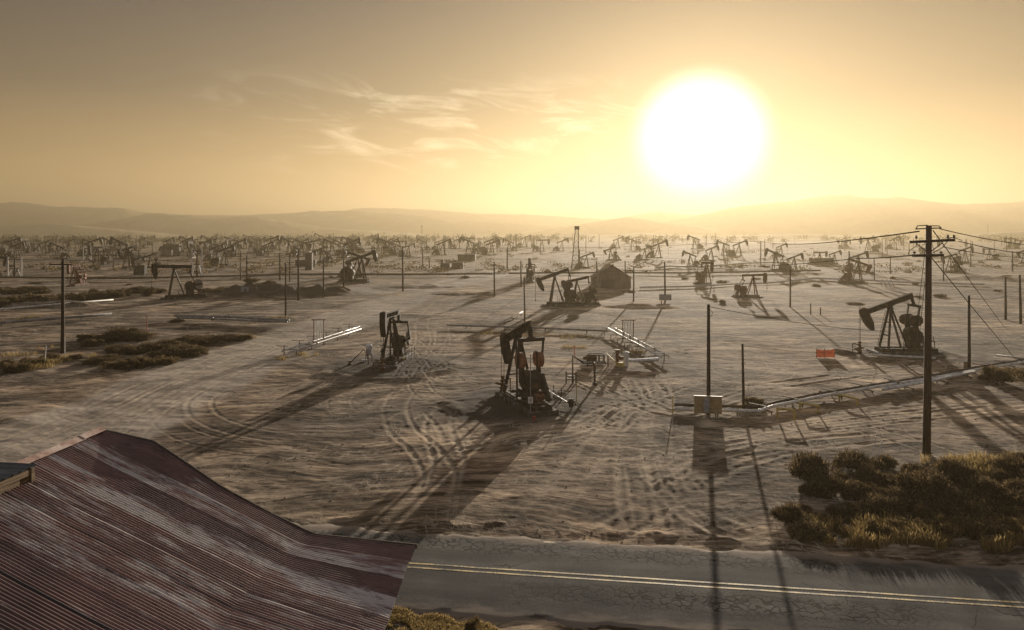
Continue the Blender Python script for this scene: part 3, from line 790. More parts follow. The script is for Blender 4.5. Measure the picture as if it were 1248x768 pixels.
def jack_parts(phi, weight='weight_dark', paint='pump', rails=True):
    """list of (name, mesh builder, material, [sub-parts])"""
    th, tx, tz, px, pz = solve_jack(phi)
    rot = lambda u, w: (u * math.cos(th) - w * math.sin(th), SAD + u * math.sin(th) + w * math.cos(th))
    parts = []
    m = MB(); m.box((1.35, 0, .11), (6.3, 2.1, .26))
    parts.append(('concrete_pad', m, 'concrete', []))
    m = MB()
    for y in (-.62, .62): m.ibeam((-1.2, y, .40), (4.3, y, .40), .22, .31, .04)
    for x in (-1.0, .3, 1.4, 2.9, 4.1): m.bar((x, -.52, .40), (x, .52, .40), .14, .22)
    parts.append(('skid', m, paint, []))
    # samson post: spread front legs, raking rear legs, braces
    m = MB()
    top = SAD - .22
    for s in (-1, 1):
        m.bar((-.05, s * .16, top), (-.62, s * .78, .56), .17, .2)
        m.bar((.06, s * .16, top), (1.38, s * .62, .56), .13, .16)
    for f in (.35, .68):
        z = top + (.56 - top) * f; x = -.05 - .57 * f; y = .16 + .62 * f
        m.bar((x, -y, z), (x, y, z), .08, .1)
    m.box((0, 0, top + .04), (.5, .5, .09)); m.box((0, -.17, top + .17), (.26, .07, .24)); m.box((0, .17, top + .17), (.26, .07, .24))
    m.tube((0, -.27, SAD - .05), (0, .27, SAD - .05), .075, n=8)
    parts.append(('samson_post', m, paint, []))
    m = MB()                                                 # ladder up the front leg
    for s in (-1, 1): m.bar((-.2, .32 + s * .16, top - .3), (-.78, .74 + s * .16, .6), .035, .035)
    for k in range(9):
        f = k / 8.5; p = Vector((-.2, .32, top - .3)).lerp(Vector((-.78, .74, .6)), f)
        m.bar(p + Vector((0, -.16, 0)), p + Vector((0, .16, 0)), .03, .03)
    parts.append(('ladder', m, paint, []))
    # walking beam
    m = MB()
    a = rot(-2.42, .28); b = rot(2.45, .28)
    m.ibeam((a[0], 0, a[1]), (b[0], 0, b[1]), .30, .50, .055)
    for u in (-1.5, -.5, .5, 1.5):
        p = rot(u, .28); m.box((p[0], 0, p[1]), (.03, .27, .38), Matrix.Rotation(-th, 3, 'Y'))
    p = rot(0, .02); m.box((p[0], 0, p[1]), (.7, .34, .06), Matrix.Rotation(-th, 3, 'Y'))
    parts.append(('walking_beam', m, paint, []))
    # horsehead: hollow-backed curved head
    out = []
    for k in range(13):
        a_ = R(13 - k * 45 / 12); out.append((-HR * math.cos(a_), HR * math.sin(a_) * 1.0))
    out += [(-2.30, -1.62), (-2.13, -.9), (-2.2, -.02), (-2.2, .55), (-2.45, .74)]
    m = MB()
    m.prism_y([rot(u, w) for u, w in out], -.19, .19)
    arc = []
    for k in range(13):
        a_ = R(13 - k * 45 / 12)
        arc.append((-(HR + .03) * math.cos(a_), (HR + .03) * math.sin(a_)))
    for k in range(12, -1, -1):
        a_ = R(13 - k * 45 / 12); arc.append((-(HR - .03) * math.cos(a_), (HR - .03) * math.sin(a_)))
    m.prism_y([rot(u, w) for u, w in arc], -.27, .27)
    parts.append(('horsehead', m, paint, []))
    # bridle
    m = MB()
    zc = 1.75 - HR * th * 1.0
    for y in (-.11, .11):
        pts = []
        for k in range(5):
            a_ = R(12) * (1 - k / 4) ; a_ = a_ - th if False else a_
            u, w = -(HR + .045) * math.cos(a_), (HR + .045) * math.sin(a_)
            q = rot(u, w)
            if q[1] > SAD: pts.append((q[0], y, q[1]))
        pts.append((-HR - .045, y, SAD - .02)); pts.append((-HR - .045, y, zc))
        m.path(pts, .02, 5)
    m.box((-HR - .045, 0, zc), (.16, .36, .1)); m.tube((-HR - .045, 0, zc + .25), (-HR - .045, 0, .9), .028, n=6)
    m.box((-HR - .045, 0, zc + .16), (.1, .1, .14))
    parts.append(('bridle', m, 'cable', []))
    # equalizer and pitmans
    m = MB()
    q = rot(TAILU, 0.02)
    m.bar((tx, -.98, tz), (tx, .98, tz), .2, .24)
    m.bar((tx, 0, tz), (q[0], 0, q[1]), .26, .2); m.tube((tx, -.3, tz + .02), (tx, .3, tz + .02), .15, n=8)
    parts.append(('equalizer', m, paint, []))
    for s in (-1, 1):
        m = MB(); m.bar((tx, s * .9, tz - .05), (px, s * .9, pz), .09, .13, (0, 1, 0)); m.tube((px, s * .74, pz), (px, s * .98, pz), .14, n=8)
        parts.append(('pitman_arm', m, paint, []))
    # cranks with counterweights
    for s in (-1, 1):
        m = MB(); c, sn = math.cos(phi), math.sin(phi)
        loc = lambda u, w: (CR[0] + u * c - w * sn, CR[1] + u * sn + w * c)
        m.prism_y([loc(-.35, -.2), loc(-.2, -.3), (loc(1.75, -.17)), loc(1.75, .17), loc(-.2, .3), loc(-.35, .2)], s * .66 - .07, s * .66 + .07)
        m.tube((CR[0], 0, CR[1]), (CR[0], s * .75, CR[1]), .12, n=8)
        w = MB()
        for sg in (-1, 1):
            o = [(.75, sg * .18), (1.72, sg * .18)]
            for k in range(9):
                a_ = k / 8 * math.pi
                o.append((1.23 + .52 * math.cos(a_), sg * (.2 + .52 * math.sin(a_))))
            w.prism_y([loc(u, v) for u, v in o], s * .68 - .13, s * .68 + .13)
        parts.append(('crank', m, paint, [('counterweight', w, weight)]))
    # gearbox on its pedestal
    m = MB(); m.box((2.2, 0, .95), (1.1, .8, .8)); m.box((2.2, 0, 1.36), (1.5, .95, .07))
    o = [(1.45, 1.42), (1.4, 1.9), (1.6, 2.35), (2.0, 2.5), (2.45, 2.42), (2.95, 2.0), (3.05, 1.42)]
    m.prism_y(o, -.42, .42); m.prism_y([(x + (2.2 - x) * .12, z - .03 if z > 1.5 else z) for x, z in o], -.5, .5)
    m.box((2.2, 0, 2.5), (.4, .3, .1))
    parts.append(('gearbox', m, paint, []))
    m = MB(); m.tube((3.55, -.35, .98), (3.55, .35, .98), .26, n=12); m.box((3.55, 0, .66), (.6, .7, .14)); m.box((3.55, .1, 1.28), (.25, .3, .14))
    m.tube((3.55, .35, .98), (3.55, .5, .98), .16, n=10)
    parts.append(('motor', m, 'pump_rust', []))
    m = MB()                                                  # rounded belt guard between gearbox and motor
    o = []
    for k in range(11):
        a_ = R(70) + k / 10 * R(200); o.append((2.85 + .55 * math.cos(a_), 1.85 + .55 * math.sin(a_)))
    for k in range(7):
        a_ = R(-110) + k / 6 * R(180); o.append((3.75 + .3 * math.cos(a_), .98 + .3 * math.sin(a_)))
    m.prism_y(o, .5, .68)
    parts.append(('belt_guard', m, paint, []))
    m = MB(); m.bar((4.2, -.3, .55), (3.9, -.55, 1.55), .05, .05); m.tube((3.9, -.55, 1.55), (3.8, -.6, 1.75), .04, n=6)
    parts.append(('brake_lever', m, paint, []))
    if rails:
        m = MB()
        for s in (-1, 1):
            for x in (.6, 1.6, 2.6, 3.6): m.tube((x, s * 1.2, .05), (x, s * 1.2, 1.35), .025, n=5)
            for z in (.7, 1.3): m.tube((.6, s * 1.2, z), (3.6, s * 1.2, z), .022, n=5)
        for z in (.7, 1.3): m.tube((3.6, -1.2, z), (3.6, 1.2, z), .022, n=5)
        parts.append(('guard_rail', m, paint, []))
    return parts

def wellhead_parts():
    m = MB()
    m.lathe([(.2, 0), (.2, .3), (.32, .3), (.32, .38), (.16, .38), (.16, .62), (.28, .62), (.28, .7), (.12, .7), (.12, 1.05), (.16, 1.05), (.16, 1.18), (.05, 1.2)], n=10)
    m.tube((-.75, 0, .5), (.55, 0, .5), .075, n=8); m.tube((0, 0, .86), (0, .8, .86), .06, n=8); m.tube((0, .8, .9), (0, .8, 0), .05, n=6)
    w2_ = MB(); w3 = MB()
    for w, c in ((w2_, (-.5, 0, .66)), (w3, (0, .45, 1.02))):
        w.tube((c[0], c[1], c[2] - .16), c, .02, n=5)
        w.lathe([(.14, -.02), (.16, 0), (.14, .02)], c, 10)
    return [('casing_head', m, 'pump_rust', []), ('valve_wheel', w2_, 'pump', []), ('valve_wheel', w3, 'pump', [])]

CACHE = {}
def assemble(key, parts_fn, name):
    """first call builds the thing; later calls copy it"""
    if key in CACHE: return copy_tree(CACHE[key])
    root = empty(name, (0, 0, 0))
    for (n, m, mt, subs) in parts_fn():
        o = m.build(n, M[mt], root)
        for (n2, m2, mt2) in subs: m2.build(n2, M[mt2], o)
    CACHE[key] = root
    return root

PH = {'U': 95, 'u': 40, 'L': 5, 'd': -40, 'D': -95}     # U: tail up, horsehead down ... D: horsehead up
def jack(xy, rdeg, ph, s, label, weight='weight_dark', paint='pump', group='pump jacks across the field', well=None, dz=0):
    o = assemble(('j', ph, weight, paint), lambda: jack_parts(R(PH[ph]), weight, paint), 'pump_jack')
    z = gz(*xy) + dz
    o.location = (xy[0], xy[1], z); o.rotation_euler = (0, 0, R(rdeg)); o.scale = (s, s, s)
    tag(o, label, 'pump jack', group)
    if well:
        w = assemble('well', wellhead_parts, 'wellhead')
        r = R(rdeg); ox = -(HR + .045) * s
        x, y = xy[0] + ox * math.cos(r), xy[1] + ox * math.sin(r)
        w.location = (x, y, gz(x, y) - .03); w.rotation_euler = (0, 0, r + .4); w.scale = (s,) * 3
        tag(w, well, 'wellhead', 'wellheads under the horseheads')
    return o

jack(P1, -68, 'U', 1.07, 'large dark pump jack in the middle of the yard with rust orange counterweights', 'weight', well='wellhead under the horsehead of the pump jack with orange counterweights', dz=.05)
jack(P2, 83, 'L', 1.02, 'dark pump jack seen head on beside the small white tank', 'weight_pale', well='wellhead under the pump jack beside the small white tank')
jack(P3, 1, 'U', 1.10, 'dark pump jack in profile behind the orange sheet and tall utility pole', well='wellhead in front of the pump jack near the orange sheet')
# front row of the distance: px, base row, heading, phase, size, label, weight, paint
MID = [
 (676, 374, 3, 'U', 1.12, 'pump jack with raised tail left of its smaller twin, left of the gabled shed', 'weight_dark', 'pump'),
 (703, 373, 3, 'u', .92, 'smaller pump jack standing just behind a larger twin, left of the gabled shed', 'weight_dark', 'pump'),
 (441, 345, 176, 'd', 1.34, 'big pump jack facing right beyond the row of bare poles', 'weight_dark', 'pump'),
 (436, 338, 182, 'U', 1.25, 'pump jack partly hidden behind the big one beyond the bare poles', 'weight_dark', 'pump'),
 (212, 363, 28, 'L', 1.32, 'tall pump jack with pale counterweights at the left end of the dirt mound', 'weight_pale', 'pump'),
 (918, 362, 180, 'L', .92, 'rusty low pump jack facing right on the hazy right plain', 'weight_dark', 'pump_rust'),
 (861, 346, 100, 'L', 1.15, 'rust red pump jack seen end on below the sun', 'weight', 'pump_rust'),
 (841, 326, 0, 'D', 1.0, 'hazy pump jack with horsehead raised to the left below the sun', 'weight_dark', 'pump'),
 (867, 319, 180, 'D', 1.15, 'hazy pump jack facing right just behind the rust red one', 'weight_dark', 'pump'),
 (945, 331, 0, 'D', 1.2, 'left of two facing pump jacks on the right plain', 'weight_dark', 'pump'),
 (968, 332, 178, 'd', 1.0, 'right of two facing pump jacks on the right plain', 'weight_dark', 'pump'),
 (952, 312, 180, 'D', 1.2, 'faint pump jack above and behind the two facing pump jacks', 'weight_dark', 'pump'),
 (999, 322, 180, 'L', 1.05, 'left one of two hazy pump jacks facing right before the low hill', 'weight_dark', 'pump'),
 (1017, 321, 180, 'd', 1.0, 'right one of two hazy pump jacks facing right before the low hill', 'weight_dark', 'pump'),
 (1046, 345, 170, 'U', 1.1, 'rusty pump jack seen in profile left of the tall utility pole', 'weight', 'pump_rust'),
 (1046, 331, 172, 'd', 1.1, 'pale hazy pump jack directly behind the rusty one left of the utility pole', 'weight_dark', 'pump'),
 (1158, 333, 12, 'u', 1.1, 'hazy pump jack just right of the tall utility pole', 'weight_dark', 'pump'),
 (1176, 322, 180, 'd', 1.15, 'hazy pump jack facing right behind the guy wires', 'weight_dark', 'pump'),
 (1206, 317, 0, 'L', 1.05, 'faint pump jack facing left near the right edge', 'weight_dark', 'pump'),
 (1249, 323, 2, 'U', 1.1, 'pump jack cut by the right edge of the view', 'weight_dark', 'pump'),
 (119, 326, 84, 'L', 1.5, 'tall dark pump jack seen end on behind the left crossarm pole', 'weight_dark', 'pump'),
 (156, 328, 80, 'u', 1.5, 'slim dark pump jack seen end on left of the long beam one', 'weight_dark', 'pump'),
 (91, 346, 95, 'L', 1.05, 'rusty red pump jack seen end on beside the left crossarm pole', 'weight', 'pump_rust'),
 (274, 325, 178, 'd', 1.3, 'dark pump jack facing right behind the dirt mound', 'weight_dark', 'pump'),
 (263, 318, 176, 'D', 1.3, 'dark pump jack with horsehead up behind the one over the mound', 'weight_dark', 'pump'),
 (183, 327, 20, 'U', .95, 'small dark pump jack beside the tall pale weighted one', 'weight_dark', 'pump'),
 (392, 320, 3, 'U', 1.25, 'pump jack facing left with lowered head beyond the sagging wires', 'weight_dark', 'pump'),
 (646, 346, 86, 'L', 1.15, 'narrow pump jack seen end on left of the twin pump jacks', 'weight_dark', 'pump'),
 (715, 326, 176, 'd', 1.0, 'hazy pump jack right beside the lattice workover mast', 'weight_dark', 'pump'),
 (744, 319, 2, 'U', 1.05, 'hazy pump jack over the roof of the gabled shed', 'weight_dark', 'pump'),
 (786, 319, 178, 'd', 1.05, 'hazy pump jack facing right beyond the gabled shed', 'weight_dark', 'pump'),
 (498, 313, 178, 'd', 1.2, 'hazy pump jack just right of the bare pole near the dark containers', 'weight_dark', 'pump'),
 (70, 316, 0, 'D', 1.35, 'dark pump jack with horsehead up between the two white gantries', 'weight_dark', 'pump'),
 (140, 311, 182, 'L', 1.6, 'dark pump jack with a long level beam behind the end on pair', 'weight_dark', 'pump'),
 (-6, 337, 180, 'u', 1.3, 'pump jack cut by the left edge beside the white gantry', 'weight_dark', 'pump'),
]
for i, (px, py, rd, ph, s, lab, wt, pt) in enumerate(MID):
    jack(G(px, py), rd, ph, s, lab, wt, pt)

# far copies: one light mesh per phase, no separate parts at that size
FARM = {}
def far_mesh(ph):
    if ph not in FARM:
        m = MB()
        for (n, p, mt, subs) in jack_parts(R(PH[ph]), rails=False):
            if n in ('ladder', 'brake_lever', 'concrete_pad'): continue
            m.join(p)
            for s in subs: m.join(s[1])
        FARM[ph] = m.mesh('pump_jack', M['pump'])
    return FARM[ph]
FARL = 'small pump jack silhouette far out on the hazy plain'
FAR = [(4, 307, 180, 'D'), (14, 311, 180, 'd'), (27, 306, 95, 'L'), (38, 309, 85, 'L'), (48, 303, 0, 'D'), (84, 307, 180, 'D'), (100, 304, 0, 'L'), (108, 309, 5, 'D'), (152, 300, 180, 'd'),
       (171, 303, 180, 'D'), (178, 299, 0, 'd'), (226, 304, 0, 'D'), (237, 307, 90, 'L'), (252, 303, 0, 'D'), (280, 309, 92, 'u'), (286, 301, 180, 'D'), (299, 304, 180, 'L'), (309, 302, 0, 'D'), (318, 304, 180, 'D'),
       (330, 308, 180, 'd'), (339, 306, 180, 'D'), (346, 302, 90, 'L'), (358, 305, 0, 'L'), (376, 307, 95, 'U'), (389, 299, 0, 'D'), (397, 301, 180, 'd'), (416, 303, 0, 'L'), (424, 307, 0, 'D'), (433, 309, 90, 'L'),
       (455, 301, 180, 'D'), (462, 306, 0, 'd'), (484, 297, 0, 'D'), (515, 305, 0, 'D'), (535, 305, 180, 'd'), (548, 303, 90, 'L'), (559, 304, 180, 'D'), (572, 304, 0, 'L'), (585, 307, 90, 'L'), (597, 307, 180, 'd'), (607, 303, 90, 'u'), (620, 305, 0, 'D'),
       (640, 302, 180, 'd'), (661, 306, 180, 'L'), (685, 306, 180, 'D'), (753, 303, 180, 'D'), (770, 306, 0, 'd'), (796, 304, 180, 'L'), (803, 316, 180, 'D'), (846, 305, 0, 'd'), (882, 312, 10, 'd'), (901, 313, 180, 'D'),
       (20, 314, 180, 'D'), (55, 309, 0, 'U'), (112, 313, 180, 'd'), (146, 316, 0, 'D'), (205, 308, 180, 'D'), (232, 314, 90, 'L'), (258, 309, 0, 'U'), (290, 313, 180, 'D'), (305, 309, 0, 'd'), (325, 313, 180, 'D'), (352, 311, 0, 'D'), (368, 314, 180, 'U'), (404, 313, 0, 'D'), (428, 316, 180, 'D'), (470, 312, 0, 'd'), (540, 312, 180, 'D'), (570, 310, 0, 'D'), (600, 313, 180, 'd'),
       (1058, 309, 0, 'L'), (1135, 312, 180, 'L'), (1090, 305, 180, 'D'), (1232, 306, 0, 'L')]
k = 0
def far(px, py, rd, ph, s):
    o = link('pump_jack', far_mesh(ph)); x, y = G(px, py)
    o.location = (x, y, gz(x, y) - .05); o.rotation_euler = (0, 0, R(rd)); o.scale = (s,) * 3
    tag(o, FARL, 'pump jack', 'far pump jacks in the haze')
for px, py, rd, ph in FAR: far(px, py, rd + rng.uniform(-12, 12), ph, rng.uniform(1.35, 1.85))
for i in range(105):
    px = rng.uniform(-60, 1300) if i < 60 else rng.uniform(-40, 520); py = rng.choice([rng.uniform(293, 298), rng.uniform(297, 304)]) if i < 60 else rng.uniform(296, 311)
    if px > 900 and rng.random() < .45: continue
    far(px, py, rng.choice([0, 180, 180, 0, 90, 45, 140]) + rng.uniform(-15, 15), rng.choice('UuLdDD'), rng.uniform(1.15, 1.75))

# ------------------------------------------------------------------ poles
def pole_mb(h, r, arm=False, lean=(0, 0)):
    m = MB()
    m.path([(lean[0] * t + .02 * math.sin(t * 5), lean[1] * t, -.3 + (h + .3) * t) for t in (0, .3, .6, 1)], [r * 1.15, r * 1.05, r * .95, r * .8], 8)
    return m
POLEMESH = {}
def pole(px, py, top, label, arm=None, r=.15, group='bare wooden poles', name='wooden_pole', mat='wood'):
    x, y = G(px, py); z = gz(x, y); h = ZT(top, y) - z
    root = empty(name, (x, y, z), rng.uniform(-.1, .1))
    pole_mb(h, r, lean=(rng.uniform(-.09, .09), rng.uniform(-.09, .09))).build('post', M[mat], root, smooth=True)
    if arm:
        for (zz, w, n) in arm:
            m = MB(); m.box((0, -r - .05, h - zz), (w, .1, .13))
            a = m.build('crossarm', M[mat], root)
            m2 = MB()
            for i in range(n):
                q = -w / 2 + .12 + i * (w - .24) / max(n - 1, 1)
                m2.lathe([(.02, 0), (.02, .06), (.06, .07), (.05, .14), (.02, .17)], (q, -r - .05, h - zz + .065), 6)
            m2.build('insulator', M['glass_ins'], a)
    tag(root, label, 'pole', group)
    return root, Vector((x, y, z + h))
PT = {}
PLIST = [
 ('b1', 76, 430, 316, 'tall pole with a crossarm beside the left saltbush patch', [(.55, 2.6, 3)], .17),
 ('b2', 348, 386, 321, 'bare pole standing in front of the right end of the dirt mound', None, .13),
 ('b3', 363.5, 366, 304, 'tallest bare pole behind the dirt mound', None, .17),
 ('b4', 394, 362, 314, 'bare pole at the right tip of the dirt mound', None, .15),
 ('b5', 353, 344, 309, 'thin pole just left of the tallest pole behind the mound', None, .16),
 ('b6', 341, 342, 308, 'brown pole at the left of the close pole pair behind the mound', None, .2),
 ('b7', 419, 351, 310, 'bare pole left of the big pump jack facing right', None, .16),
 ('b8', 491, 356, 300, 'tall bare pole right of the big pump jack facing right', None, .17),
 ('b9', 515, 327, 302, 'hazy bare pole left of the dark containers', None, .2),
 ('b10', 523, 327, 315, 'short hazy pole next to the dark containers', None, .2),
 ('b11', 602.5, 362, 319, 'bare pole left of the twin pump jacks', None, .16),
 ('b12', 618, 331, 302, 'hazy pole with a short crossarm on the centre plain', [(.4, 3.2, 2)], .22),
 ('b13', 639.5, 394, 338, 'slim pole right behind the central pump jack', None, .1),
 ('b14', 635, 351, 318, 'bare pole near the narrow end on pump jack', None, .17),
 ('b15', 727, 350, 318, 'bare pole at the left corner of the gabled shed', None, .17),
 ('b16', 762, 345, 318, 'bare pole behind the roof of the gabled shed', None, .17),
 ('b17', 772, 368, 325, 'bare pole in front of the right corner of the gabled shed', None, .14),
 ('b18', 810.5, 369, 319, 'bare pole with a dark board near its foot', None, .16),
 ('b19', 706, 327, 304, 'thick hazy pole beside the lattice workover mast', None, .34),
 ('b20', 863, 506, 371, 'tall dark pole carrying the ochre plywood board', None, .13),
 ('b21', 906, 502, 419, 'shorter dark pole right of the ochre plywood board', None, .1),
 ('b22', 963, 374, 324, 'lone bare pole between the low rusty pump jack and the orange sheet', None, .14),
 ('b23', 1035, 345, 306, 'hazy bare pole left of the rusty pump jack before the utility pole', None, .18),
 ('b24', 1065.6, 343, 315, 'hazy bare pole right of the rusty pump jack before the utility pole', None, .16),
 ('b25', 1085, 335, 312, 'hazy bare pole above the white coiled hoses', None, .16),
 ('b26', 1150, 344, 314, 'hazy pole close behind the tall utility pole', None, .17),
 ('b27', 1234, 332, 306, 'hazy pole near the right edge under the power lines', None, .2),
 ('b28', 1225.5, 388, 337, 'left pole of the dark pair at the right edge', None, .16),
 ('b29', 1244, 393, 335, 'right pole of the dark pair at the right edge', None, .16),
 ('b30', 1181, 453, 360, 'dark pole with a small tan box at its foot', None, .13),
 ('b31', 1183, 327, 308, 'thin hazy pole behind the guy wires', None, .17),
 ('b32', 293, 341, 306, 'left one of two close poles above the dirt mound', None, .13),
 ('b33', 300.5, 344, 311, 'thicker one of two close poles above the dirt mound', None, .2),
 ('b34', 138, 330, 303, 'thin pole between the two dark end on pump jacks', None, .13),
 ('b35', 882, 318, 303, 'faint hazy pole with a short bar far below the sun', [(.4, 2.6, 2)], .22),
 ('b36', 927, 323, 294, 'tall hazy pole with a crossarm right of the sun', [(.6, 3.4, 2)], .22),
 ('b37', 629, 304, 285, 'dark stubby stack pole far on the centre plain', None, .5),
]
for (k_, px, py, tp, lab, arm, r_) in PLIST:
    o, t = pole(px, py, tp, lab, arm, r_)
    PT[k_] = t
fp = pole_mb(9.5, .2).mesh('wooden_pole', M['wood'])
for i in range(160):
    px = rng.uniform(-40, 1290) if i < 100 else rng.uniform(-40, 560); py = rng.uniform(292, 312)
    x, y = G(px, py); o = link('wooden_pole', fp); o.location = (x, y, gz(x, y)); o.scale = (1, 1, rng.uniform(.6, 1.25)); o.rotation_euler = (rng.uniform(-.02, .02), rng.uniform(-.02, .02), rng.uniform(0, 6))
    tag(o, 'faint thin pole far out among the hazy pump jacks', 'pole', 'far poles in the haze')

# the tall utility pole
x, y = G(1129, 553); z = gz(x, y); h = ZT(275, y) - z
up = empty('utility_pole', (x, y, z)); tag(up, 'tall brown utility pole with crossarms and wires beside the roadside thicket', 'pole')
pole_mb(h, .2, lean=(.16, 0)).build('post', M['wood_warm'], up, smooth=True)
def armx(zc, x0, x1, tilt, yo=-.25):
    m = MB(); m.bar((x0, yo, zc), (x1, yo, zc + tilt), .12, .15)
    return m.build('crossarm', M['wood'], up)
UPT = {}
a1 = armx(ZT(295, y) - z, -1.1, 1.5, .12); a2 = armx(ZT(311.5, y) - z, -.95, .85, .03)
m = MB()
for q in (-.75, 1.1, 1.45): m.lathe([(.025, 0), (.025, .09), (.075, .1), (.085, .16), (.05, .2), (.07, .23), (.02, .28)], (q, -.25, ZT(295, y) - z + .12 + .03 * (q > 0)), 8)
m.build('insulator', M['glass_ins'], a1)
m = MB()
for q in (-.85, .7): m.lathe([(.025, 0), (.025, .05), (.08, .06), (.08, .14), (.03, .18)], (q, -.25, ZT(311.5, y) - z + .08), 8)
m.build('insulator', M['glass_ins'], a2)
m = MB()
m.path([(-.7, -.2, h - .18), (-.65, -.2, h - .02), (-.05, -.2, h + .02)], .03, 5); m.bar((-.75, -.2, h - .2), (.75, -.2, h - .14), .07, .07)
m.path([(.0, -.2, h - .02), (.6, -.2, h - .02), (.72, -.2, h - .12)], .03, 5)
m.build('top_bracket', M['pump'], up)
m = MB()
for s in (-1, 1): m.bar((s * .16, -.22, ZT(306, y) - z), (s * .8, -.26, ZT(295.5, y) - z), .035, .05)
m.build('arm_brace', M['pipe_dark'], up)
m = MB()
m.path([(-.75, -.3, ZT(293, y) - z), (-.8, -.35, ZT(300, y) - z), (-1.15, -.3, ZT(305, y) - z), (-1.25, -.3, ZT(310, y) - z)], .02, 5)
m.path([(1.1, -.3, ZT(293, y) - z), (.7, -.35, ZT(302, y) - z), (.2, -.3, ZT(308, y) - z)], .02, 5)
m.path([(1.1, -.3, ZT(291, y) - z), (1.3, -.33, ZT(289, y) - z), (1.9, -.3, ZT(293, y) - z)], .02, 5)
m.build('jumper_wire', M['cable'], up)
UP = Vector((x, y, z))
def upp(px, py): return Vector(((px - CX) / FPX * y, y - .25, ZT(py, y)))

# ------------------------------------------------------------------ wires
def wire(pts, sag, r, label, name='power_line', cat='power line', group=None):
    m = MB(); out = []
    for a, b in zip(pts[:-1], pts[1:]):
        a = Vector(a); b = Vector(b)
        for k in range(16):
            t = k / 16; p = a.lerp(b, t); p.z -= sag * (b - a).length / 40 * 4 * t * (1 - t); out.append(p)
    out.append(Vector(pts[-1]))
    m.path(out, r, 5)
    o = m.build(name, M['cable']); tag(o, label, cat, group)
    return o
def air(px, py, d): return Vector(((px - CX) / FPX * d, d, ZT(py, d)))
wire([upp(1117, 282), air(927, 294, 150), PT['b12'], PT['b8'], air(300, 309.5, 190), air(-60, 309, 210)], .25, .042, 'upper power line running from the tall utility pole to the left')
wire([upp(1109, 311), air(1045, 315, 62), air(905, 326, 105), air(772, 330, 125), air(603, 334, 137), air(419, 335.5, 158), air(-60, 337, 178)], .1, .038, 'lower power line running from the short crossarm to the left')
wire([upp(1142, 279), air(1262, 299, 62)], .2, .028, 'topmost power line leaving the utility pole to the right')
wire([upp(1165, 294), air(1262, 310, 60)], .2, .026, 'middle power line leaving the utility pole to the right')
wire([upp(1146, 301), air(1262, 315, 60)], .2, .024, 'lowest power line leaving the utility pole to the right')
gx, gy = G(1224, 397); wire([upp(1134, 281), (gx, gy, gz(gx, gy))], .02, .03, 'upper guy wire slanting down from the utility pole top', 'guy_wire', 'guy wire')
gx, gy = G(1237, 437); wire([upp(1133, 315), (gx, gy, gz(gx, gy))], .02, .03, 'lower guy wire slanting down from below the crossarms', 'guy_wire', 'guy wire')
gx, gy = G(1114, 424); wire([upp(1126, 290), (gx, gy, .4)], .02, .02, 'left service wire dropping from the pole to the profile pump jack', 'service_wire', 'wire')
wire([upp(1127, 313), (gx + .5, gy, .4)], .02, .02, 'right service wire dropping from the pole to the profile pump jack', 'service_wire', 'wire')
wire([PT['b20'] - Vector((0, 0, .15)), air(1083, 404, P3[1] + 1)], .35, .022, 'cable from the pole with the ochre board to the profile pump jack', 'service_wire', 'wire')
wire([PT['b20'] - Vector((0, 0, .2)), PT['b20'] + Vector((.35, 0, -.6)), PT['b20'] + Vector((.1, 0, -.95))], .0, .018, 'loose loop of cable hanging at the top of the ochre board pole', 'cable_loop', 'wire')
wire([PT['b21'] - Vector((0, 0, .15)), air(1075, 428, P3[1] + 1.5)], .4, .016, 'thin cable from the shorter dark pole to the profile pump jack', 'service_wire', 'wire')
for j, dz in enumerate((.25, 1.0, 1.6)):
    wire([PT['b2'] - Vector((0, 0, dz * .6)), PT['b4'] - Vector((0, 0, .3 + dz * .55)), air(405, 319 + j * 2, 172)], .55, .028, ['top one', 'middle one', 'bottom one'][j] + ' of three sagging wires between the poles at the mound', 'service_wire', 'wire')
wire([PT['b30'] - Vector((0, 0, .3)), PT['b29'] - Vector((0, 0, 2))], .5, .02, 'thin cable from the tan box pole to the right edge pair', 'service_wire', 'wire')
wire([PT['b13'] - Vector((0, 0, 2.2)), air(497, 447, 66)], .15, .014, 'thin cable from the slim pole to the head on pump jack', 'service_wire', 'wire')

